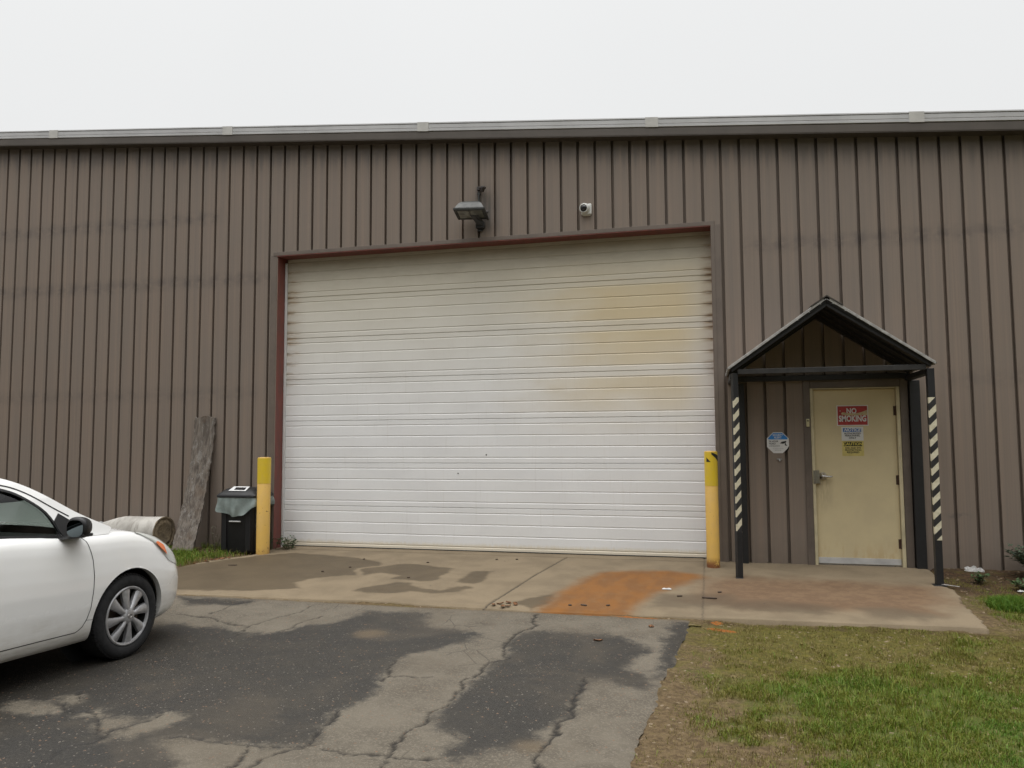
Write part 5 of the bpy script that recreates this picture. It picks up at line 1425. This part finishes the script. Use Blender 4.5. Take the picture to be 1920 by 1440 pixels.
# ---- glass
def wind(name, xa, xb, zf):
    rows = []
    sel = [p for p in RAILs if xb <= p[0] <= xa]
    for x_, z_ in sel:
        yy = float(Yc(z_)) - .012
        rows.append([(x_ + (.085 if xa > -1.5 else -.05) * (1 - (-1 + 2 * q / 16) ** 2) , yy * (-1 + 2 * q / 16), z_ + zf + .02 * (1 - (-1 + 2 * q / 16) ** 2)) for q in range(17)])
    mb = MB(); mb.grid(rows); return mb.build(name, M_CGL, car, smooth=True, recalc=True)
wind('windscreen', -.10, -.90, -.012)
wind('rear_window', -2.70, -3.22, -.012)
for sgn in (-1, 1):
    mb = MB(); n_ = len(WINs)
    ctr = [(-x_ * 0 + x_, sgn * (float(Yc(z_)) - .016), z_) for x_, z_ in WINs]
    # fan in horizontal strips
    zz_ = np.linspace(WINs[:, 1].min() + .001, WINs[:, 1].max() - .001, 24); rows = []
    for z_ in zz_:
        xs = []
        for a, b in zip(WINs, np.roll(WINs, -1, 0)):
            if (a[1] - z_) * (b[1] - z_) < 0: xs.append(a[0] + (z_ - a[1]) / (b[1] - a[1]) * (b[0] - a[0]))
        if len(xs) < 2: continue
        rows.append([(max(xs) + .004 + (min(xs) - max(xs) - .008) * q / 10, sgn * (float(Yc(z_)) - .016), z_) for q in range(11)])
    mb.grid(rows); mb.build('side_window', M_CGL, car, smooth=True)
    # pillar between the doors, seen as a black panel inside the glass line
    mb = MB(); mb.prism([(-1.42, sgn * (float(Yc(1.05)) - .006), 1.045), (-1.52, sgn * (float(Yc(1.05)) - .006), 1.046), (-1.60, sgn * (float(Yc(1.37)) - .006), 1.378), (-1.50, sgn * (float(Yc(1.37)) - .006), 1.378)], (0, -sgn * .008, 0)); mb.build('door_pillar', M_CBLK, car)
    # black seal round the glass and the line along the belt
    def strip(P, w0, w1, off, name, mat, th=.0):
        mb = MB(); rows = []
        P = np.array(P); T = np.gradient(P, axis=0); T /= np.maximum(np.hypot(T[:, 0], T[:, 1])[:, None], 1e-9); N = np.stack([-T[:, 1], T[:, 0]], 1)
        for p, n_ in zip(P, N):
            a, b = p + n_ * w0, p + n_ * w1
            rows.append([(a[0], sgn * (float(Yc(a[1])) - .010), a[1]), (a[0], sgn * (float(Yc(a[1])) + off), a[1]), (b[0], sgn * (float(Yc(b[1])) + off), b[1]), (b[0], sgn * (float(Yc(b[1])) - .010), b[1])])
        mb.grid(rows); return mb.build(name, mat, car, recalc=True)
    C_ = np.vstack([WINs, WINs[:2]])
    strip(C_, -.006, .010, .003, 'window_seal', M_CBLK)
    xb_ = np.linspace(-2.8, -.47, 60); strip(np.stack([xb_, Zs(xb_) + .010], 1), -.012, .006, .006, 'belt_moulding', M_CBLK)
    # gap between roof rail and door frame
    gp = RAILs[(RAILs[:, 0] < -.45) & (RAILs[:, 0] > -2.7)]
    low_ = np.stack([gp[:, 0], np.where(gp[:, 0] > -.93, np.interp(gp[:, 0], [-.923, -.809, -.730, -.635, -.552, -.461], [1.363, 1.320, 1.278, 1.212, 1.157, 1.103]), gp[:, 1] - .052)], 1)
    low_ = smoothed(low_, 3)
    strip(low_, -.0045, .0045, .0022, 'door_frame_gap', M_CBLK)
    # black sail panel at the mirror
    P_ = [(-.560, 1.140), (-.490, 1.092), (-.430, 1.04), (-.38, .985), (-.40, .955), (-.57, .962), (-.60, 1.03), (-.615, 1.09)]
    mb = MB(); vsq = [mb.bm.verts.new((x_, sgn * (float(Yc(z_)) + .006), z_)) for x_, z_ in P_]; vsr = [mb.bm.verts.new((x_, sgn * (float(Yc(z_)) - .02), z_)) for x_, z_ in P_]
    mb.bm.faces.new(vsq); n_ = len(P_)
    for i in range(n_): mb.bm.faces.new((vsq[i], vsr[i], vsr[(i + 1) % n_], vsq[(i + 1) % n_]))
    mb.build('sail_panel', M_CBLK, car, recalc=True)
    # mirror
    mir = bpy.data.objects.new('mirror', None); link(mir, car)
    t = bmesh.new(); bmesh.ops.create_uvsphere(t, u_segments=32, v_segments=20, radius=1)
    for v in t.verts:
        x_, y_, z_ = v.co
        # box-ish egg, flat towards the rear
        f_ = lambda q, n_: math.copysign(abs(q) ** n_, q)
        X_ = f_(x_, .9) * (.105 if x_ > 0 else .028); Y_ = f_(y_, .75) * .076; Z_ = f_(z_, .75) * (.078 if z_ > 0 else .068)
        if y_ * 1 > 0: Z_ *= 1 - .12 * y_
        v.co = (X_, Y_, Z_)
    Mm = Matrix.Translation((-.610, sgn * .948, 1.046)) @ Matrix.Diagonal((1, sgn, 1, 1)) @ Matrix.Rotation(R(-10), 4, 'Z')
    mb = MB(); mb.merge(t, Mm); mb.build('housing', M_CBLK, mir, smooth=True, recalc=True)
    mb = MB(); rows = []
    pts = [( -.0285, .060 * math.copysign(abs(math.cos(a)) ** .72, math.cos(a)), .058 * math.copysign(abs(math.sin(a)) ** .72, math.sin(a))) for a in [i * 2 * math.pi / 40 for i in range(40)]]
    f = mb.poly(pts); bmesh.ops.transform(mb.bm, matrix=Mm, verts=mb.bm.verts)
    mb.build('mirror_glass', NT('mirror_glass', .03, 1.0).color((0.08, 0.095, 0.10)).m, mir, recalc=False)  # dark reflection of trees put into the glass colour
    mb = MB(); mb.prism([(-.62, sgn * .78, .955), (-.42, sgn * .775, .962), (-.47, sgn * .90, .975), (-.52, sgn * 1.0, .985), (-.62, sgn * 1.01, .985), (-.64, sgn * .9, .972)], (0, 0, .022), .006); mb.build('mirror_foot', M_CBLK, mir)
    # door skin: patch of the flank standing 3 mm proud, black gap round it
    def Yf(X, Z):
        zb = .205 + .02 * smooth01(-X, .3, 1.2); return Wv(np.clip((Z - zb) / (Zs(X) - zb), 0, 1))
    DF = np.array([(-.435, .960), (-.409, .925), (-.394, .869), (-.376, .789), (-.371, .677), (-.378, .557), (-.391, .448), (-.415, .376), (-.449, .325), (-.499, .300), (-.75, .308), (-1.1, .318), (-1.40, .325), (-1.425, .36), (-1.43, .6), (-1.43, .95), (-1.43, 1.01)])
    DFs = resamp(DF, 110)
    def ribbon(P, hw_, off, name, mat):
        mb = MB(); T = np.gradient(P, axis=0); T /= np.maximum(np.hypot(T[:, 0], T[:, 1])[:, None], 1e-9); N = np.stack([-T[:, 1], T[:, 0]], 1)
        rows = []
        for p, n_ in zip(P, N):
            rows.append([(p[0] + n_[0] * w, sgn * (float(Yf(p[0] + n_[0] * w, p[1] + n_[1] * w)) + off), p[1] + n_[1] * w) for w in (-hw_, hw_)])
        mb.grid(rows); return mb.build(name, mat, car)
    ribbon(DFs, .0030, .0015, 'door_gap', M_CBLK)
    ribbon(resamp(np.array([(-.418, .370), (-.36, .362)]), 6), .0015, .0012, 'sill_gap', simple('thin_gap', (0.16, 0.155, 0.145), .7))
    R2 = np.array([(-2.55, 1.03), (-2.45, .75), (-2.22, .50), (-2.15, .35), (-2.12, .325), (-1.5, .325), (-1.445, .36), (-1.445, 1.02)])
    ribbon(resamp(R2, 80), .0030, .0015, 'rear_door_gap', M_CBLK)
    for hx_ in (-1.28, -2.2):
        hd = MB(); hd.tube([(hx_ + .10, sgn * (.872), .90), (hx_ + .06, sgn * .90, .902), (hx_ - .06, sgn * .90, .905), (hx_ - .10, sgn * .872, .906)], [.010, .013, .013, .010], 10); hd.build('door_handle', M_PAINT, car, smooth=True)
    # headlight wrapped over the front corner
    mbl, mba = MB(), MB()
    ii = [i for i in range(NO) if G[NV - 1, i, 0] > .10 and G[NV - 8, i, 1] > .36]
    rows = []
    for i in ii:
        X = G[NV - 8, i, 0]; vl = np.interp(X, [.14, .27, .33, .43, .62, .80], [.985, .93, .87, .75, .72, .76])
        col = []
        for q in range(9):
            v_ = vl + (1 - vl) * q / 8; j = v_ * (NV - 1); j0 = min(int(j), NV - 2); p = G[j0, i] * (1 - (j - j0)) + G[j0 + 1, i] * (j - j0)
            n_ = np.array([p[0] * .5 if p[0] > 0 else 0, p[1], .25]); n_ /= np.linalg.norm(n_)
            ed_ = min(q, 8 - q if False else q) / 8
            col.append(p + n_ * (.004 + .010 * math.sin(math.pi * min(q / 8 * .75, .5) ) ))
        Xt = G[NV - 1, i, 0]; Yt = G[NV - 1, i, 1]
        for t2 in (.975, .94, .90):
            wq = np.interp(Xt, [.16, .42, .55], [.985, .90, .88])
            if t2 >= wq - .0: col.append(np.array((Xt, t2 * Yt, capz(Xt, t2) + .006)))
            else: col.append(np.array((Xt, wq * Yt, capz(Xt, wq) + .006 - (wq - t2) * .02)))
        rows.append([(c_[0], sgn * c_[1], c_[2]) for c_ in col])
    mbl.grid(rows)
    lamp = mbl.build('headlight', NT('headlight_glass', .08, .1, .6).color((0.56, 0.57, 0.54)).m, car, smooth=True, recalc=True)
    rows = []
    for i in ii:
        X = G[NV - 8, i, 0]
        if not (.295 < X < .415): continue
        vl = np.interp(X, [.295, .34, .415], [.91, .862, .80]); vh = np.interp(X, [.295, .34, .415], [.925, .945, .92])
        col = []
        for q in range(5):
            v_ = vl + (vh - vl) * q / 4; j = v_ * (NV - 1); j0 = min(int(j), NV - 2); p = G[j0, i] * (1 - (j - j0)) + G[j0 + 1, i] * (j - j0)
            n_ = np.array([p[0] * .5, p[1], .25]); n_ /= np.linalg.norm(n_); c_ = p + n_ * .0165; col.append((c_[0], sgn * c_[1], c_[2]))
        rows.append(col)
    mba.grid(rows); mba.build('turn_signal', NT('amber_lens', .15, 0, .6).color((0.70, 0.16, 0.03)).m, lamp, smooth=True)
    # rear lamp
    rows = []
    for i in range(NO):
        if G[NV - 8, i, 0] < -3.25 and G[NV - 8, i, 1] > .5:
            rows.append([(p[0] - .006, sgn * (p[1] + .006), p[2]) for p in (G[j, i] for j in range(32, 49, 4))])
    mb = MB(); mb.grid(rows); mb.build('tail_light', NT('tail_red', .12).color((0.35, 0.02, 0.02)).m, car, smooth=True)
# front grille, plates and lower bumper intake (seen only from other sides)
rows = []
for i in range(NO):
    if G[20, i, 0] > .6 and G[20, i, 1] < .42: rows.append([(G[j, i, 0] + .004, G[j, i, 1], G[j, i, 2]) for j in range(5, 16)])
full = [[(x_, -y_, z_) for x_, y_, z_ in r_] for r_ in rows[::-1]] + rows[1:]
mb = MB(); mb.grid(full); mb.build('lower_grille', M_CBLK, car, smooth=True, recalc=True)
full = [[(G[j, i, 0] + .004, s_ * G[j, i, 1], G[j, i, 2]) for j in range(40, 47)] for s_, i in [(-1, i) for i in range(NO) if G[20, i, 1] < .40 and G[20, i, 0] > .6][::-1] + [(1, i) for i in range(1, NO) if G[20, i, 1] < .40 and G[20, i, 0] > .6]]
mb = MB(); mb.grid(full); mb.build('grille', M_CBLK, car, smooth=True, recalc=True)
# wheel wells and floor
mb = MB(); mb.box((-3.2, -.64, .215), (.60, .64, .26))
mb.box((-.30, -.62, .265), (-.27, .62, .95)); mb.build('underbody', M_WELL, car)
for cxw in (0.0, -2.6):
    for sgn in (-1, 1):
        mb = MB(); rows = []
        for i in range(31):
            a = -.10 + (math.pi + .2) * i / 30; rows.append([(cxw + .385 * math.cos(a), sgn * y_, HUBZ + .385 * math.sin(a)) for y_ in (.78, .56)])
        mb.grid(rows); mb.poly([(cxw + .385 * math.cos(a), sgn * .56, HUBZ + .385 * math.sin(a)) for a in [2 * math.pi * i / 32 for i in range(32)]])
        mb.build('wheel_well', M_WELL, car)
# ---- wheel: tyre, wheel cover with nine blades, brake behind
def make_wheel():
    w = bpy.data.objects.new('wheel', None); link(w, car)
    mb = MB()
    Rt = .316
    prof = [(.212, -.085), (.218, .095), (.235, .108), (.262, .113), (.285, .110), (.302, .100), (.311, .082), (Rt, .060), (Rt, -.06), (.311, -.082), (.29, -.1), (.24, -.095), (.212, -.085)]
    mb.lathe(prof, 72); 
    t = mb.build('tyre', M_TYRE, w, smooth=True)
    # tread blocks along the shoulder
    mb = MB()
    for i in range(64):
        a = 2 * math.pi * i / 64; Mx = Matrix.Rotation(a, 4, 'Z')
        tt_ = bmesh.new(); bmesh.ops.create_cube(tt_, size=1)
        for v in tt_.verts: v.co = Vector((.3135 + v.co.x * .010, v.co.y * .024, v.co.z * .035 + .075 - v.co.x * .012))
        mb.merge(tt_, Mx)
    mb.build('tread', M_TYRE, t)
    # cover: outer ring + blades + hub
    mb = MB(); mb.lathe([(.221, .088), (.222, .104), (.214, .109), (.203, .105), (.198, .092), (.205, .085)], 64)
    NB = 8
    for i in range(NB):
        a0 = 2 * math.pi * (i + .12) / NB
        rows = []
        for q in range(11):
            t_ = q / 10; r_ = .035 + .172 * t_
            wdt = np.interp(t_, [0, .25, .6, 1], [.019, .019, .030, .042]); zc = np.interp(t_, [0, .3, 1], [.112, .112, .099])
            tw = .10 * (1 - t_)
            row = []
            for yy, dz in ((-1.0, -.030), (-1.0, -.004), (-.55, .0035), (0, .005), (.6, .001), (1.0, -.010), (1.0, -.034)):
                p = Matrix.Rotation(a0 + tw, 4, 'Z') @ Vector((r_, yy * wdt, zc + dz)); row.append(p)
            rows.append(row)
        mb.grid(rows)
    mb.lathe([(.062, .095), (.058, .110), (.046, .118), (.030, .121), (0, .122)], 40)
    cv = mb.build('wheel_cover', M_RIM, w, angle=40, recalc=True)
    mb = MB(); mb.tube([(.020 * math.cos(a), .014 * math.sin(a), .1225) for a in [2 * math.pi * i / 24 for i in range(25)]], .0022, 6); mb.tube([(.009 * math.cos(a), .013 * math.sin(a), .1228) for a in [2 * math.pi * i / 20 for i in range(21)]], .0018, 6)
    mb.build('badge', M_STEEL, cv)
    mb = MB(); mb.lathe([(0, .035), (.13, .035), (.135, .03), (.135, .02)], 40)
    for i in range(5):
        a = 2 * math.pi * i / 5; mb.lathe([(0, .075), (.013, .075), (.013, .035)], 8, Matrix.Translation((.055 * math.cos(a), .055 * math.sin(a), 0)))
    mb.box((.05, -.07, .03), (.15, .07, .065), .01)
    mb.build('brake_disc', M_DISC, w, angle=40)
    mb = MB(); mb.lathe([(.212, .085), (.205, .03), (.20, -.02), (0, -.03)], 48); mb.build('rim_barrel', simple('rim_steel', (0.045, 0.043, 0.042), .55, .4), w, smooth=True)
    return w
w0 = make_wheel()
w0.location = (0, -.745, .313); w0.rotation_euler = (R(90), R(0), 0)
for x_, y_, rz in ((-2.6, -.745, 0), (0, .745, 180), (-2.6, .745, 180)):
    w = copy_tree(w0, car); w.location = (x_, y_, .313); w.rotation_euler = (R(90), 0, R(rz))
# ---- inside: seats, dash, wheel
M_SEAT = simple('seat_cloth', (0.10, 0.10, 0.095), .9, var=.15, scale=20)
M_DASH = simple('dash_plastic', (0.045, 0.045, 0.045), .6, var=.1)
for x_, y_ in ((-1.42, -.37), (-1.42, .37), (-2.3, -.37), (-2.3, .37)):
    mb = MB()
    mb.box((x_, y_ - .25, .40), (x_ + .5, y_ + .25, .56), .05, 3)
    mb.prism([(x_ - .02, y_ - .24, .50), (x_ + .13, y_ - .24, .52), (x_ - .10, y_ - .24, 1.10), (x_ - .22, y_ - .24, 1.08)], (0, .48, 0), .04)
    mb.prism([(x_ - .17, y_ - .13, 1.12), (x_ - .08, y_ - .13, 1.12), (x_ - .12, y_ - .13, 1.30), (x_ - .20, y_ - .13, 1.29)], (0, .26, 0), .03)
    mb.build('seat', M_SEAT, car, angle=50)
mb = MB(); mb.prism([(-.25, -.72, .95), (-.55, -.72, .99), (-.72, -.72, .93), (-.75, -.72, .72), (-.3, -.72, .6)], (0, 1.44, 0), .03); mb.build('dashboard', M_DASH, car, angle=50)
mb = MB(); Mx = Matrix.Translation((-.92, .37, .93)) @ Matrix.Rotation(R(65), 4, 'Y')
pts = [Mx @ Vector((.185 * math.cos(a), .185 * math.sin(a), 0)) for a in [2 * math.pi * i / 32 for i in range(33)]]
mb.tube(pts, .015, 8); mb.tube([Mx @ Vector((0, -.18, 0)), Mx @ Vector((0, .18, 0))], .018, 8); mb.tube([Mx @ Vector((0, 0, 0)), (-.62, .37, .85)], .03, 8); mb.build('steering_wheel', M_DASH, car, smooth=True)

# ================================================================== unseen wood behind the photographer, height raised to block low sky light
k = NT('unseen_wood', .9, 0, .1)
n1 = k.noise(k.pos, .8, 6, .7); n2 = k.noise(k.pos, 5, 4, .6)
k.color(k.mix(k.ss(k.add(k.mul(n1, .6), k.mul(n2, .4)), .4, .6), (0.030, 0.034, 0.020), (0.075, 0.080, 0.045))); M_WOOD = k.m
nu, nv = 220, 26
A_, B_ = np.meshgrid(np.linspace(R(186), R(354), nu), np.linspace(0, 1, nv), indexing='ij')
hgt = 17.0 + 5.5 * (vnoise(A_, A_ * 0, 9, 91) - .3) + 3 * (vnoise(A_, A_ * 0, 40, 92) - .5)
rad = 36 + 4 * B_ ** 2 + 3.0 * (vnoise(A_ * 14, B_ * 3, 2.0, 93) - .5) + 2 * (vnoise(A_ * 60, B_ * 9, 2.0, 94) - .5)
Zw = -.3 + hgt * B_ ** .8 + 1.2 * (vnoise(A_ * 80, B_ * 8, 2.0, 95) - .5) * B_
v = np.stack([3 + rad * np.cos(A_) * 1.2, -6 + rad * np.sin(A_), Zw], -1).reshape(-1, 3)
o = mesh_np('unseen_woods', v, gridfaces(nu, nv), M_WOOD, kind='stuff')
tag(o, 'unseen dark wood behind the photographer, raised to block low sky light, reflected in the car window', 'woods')
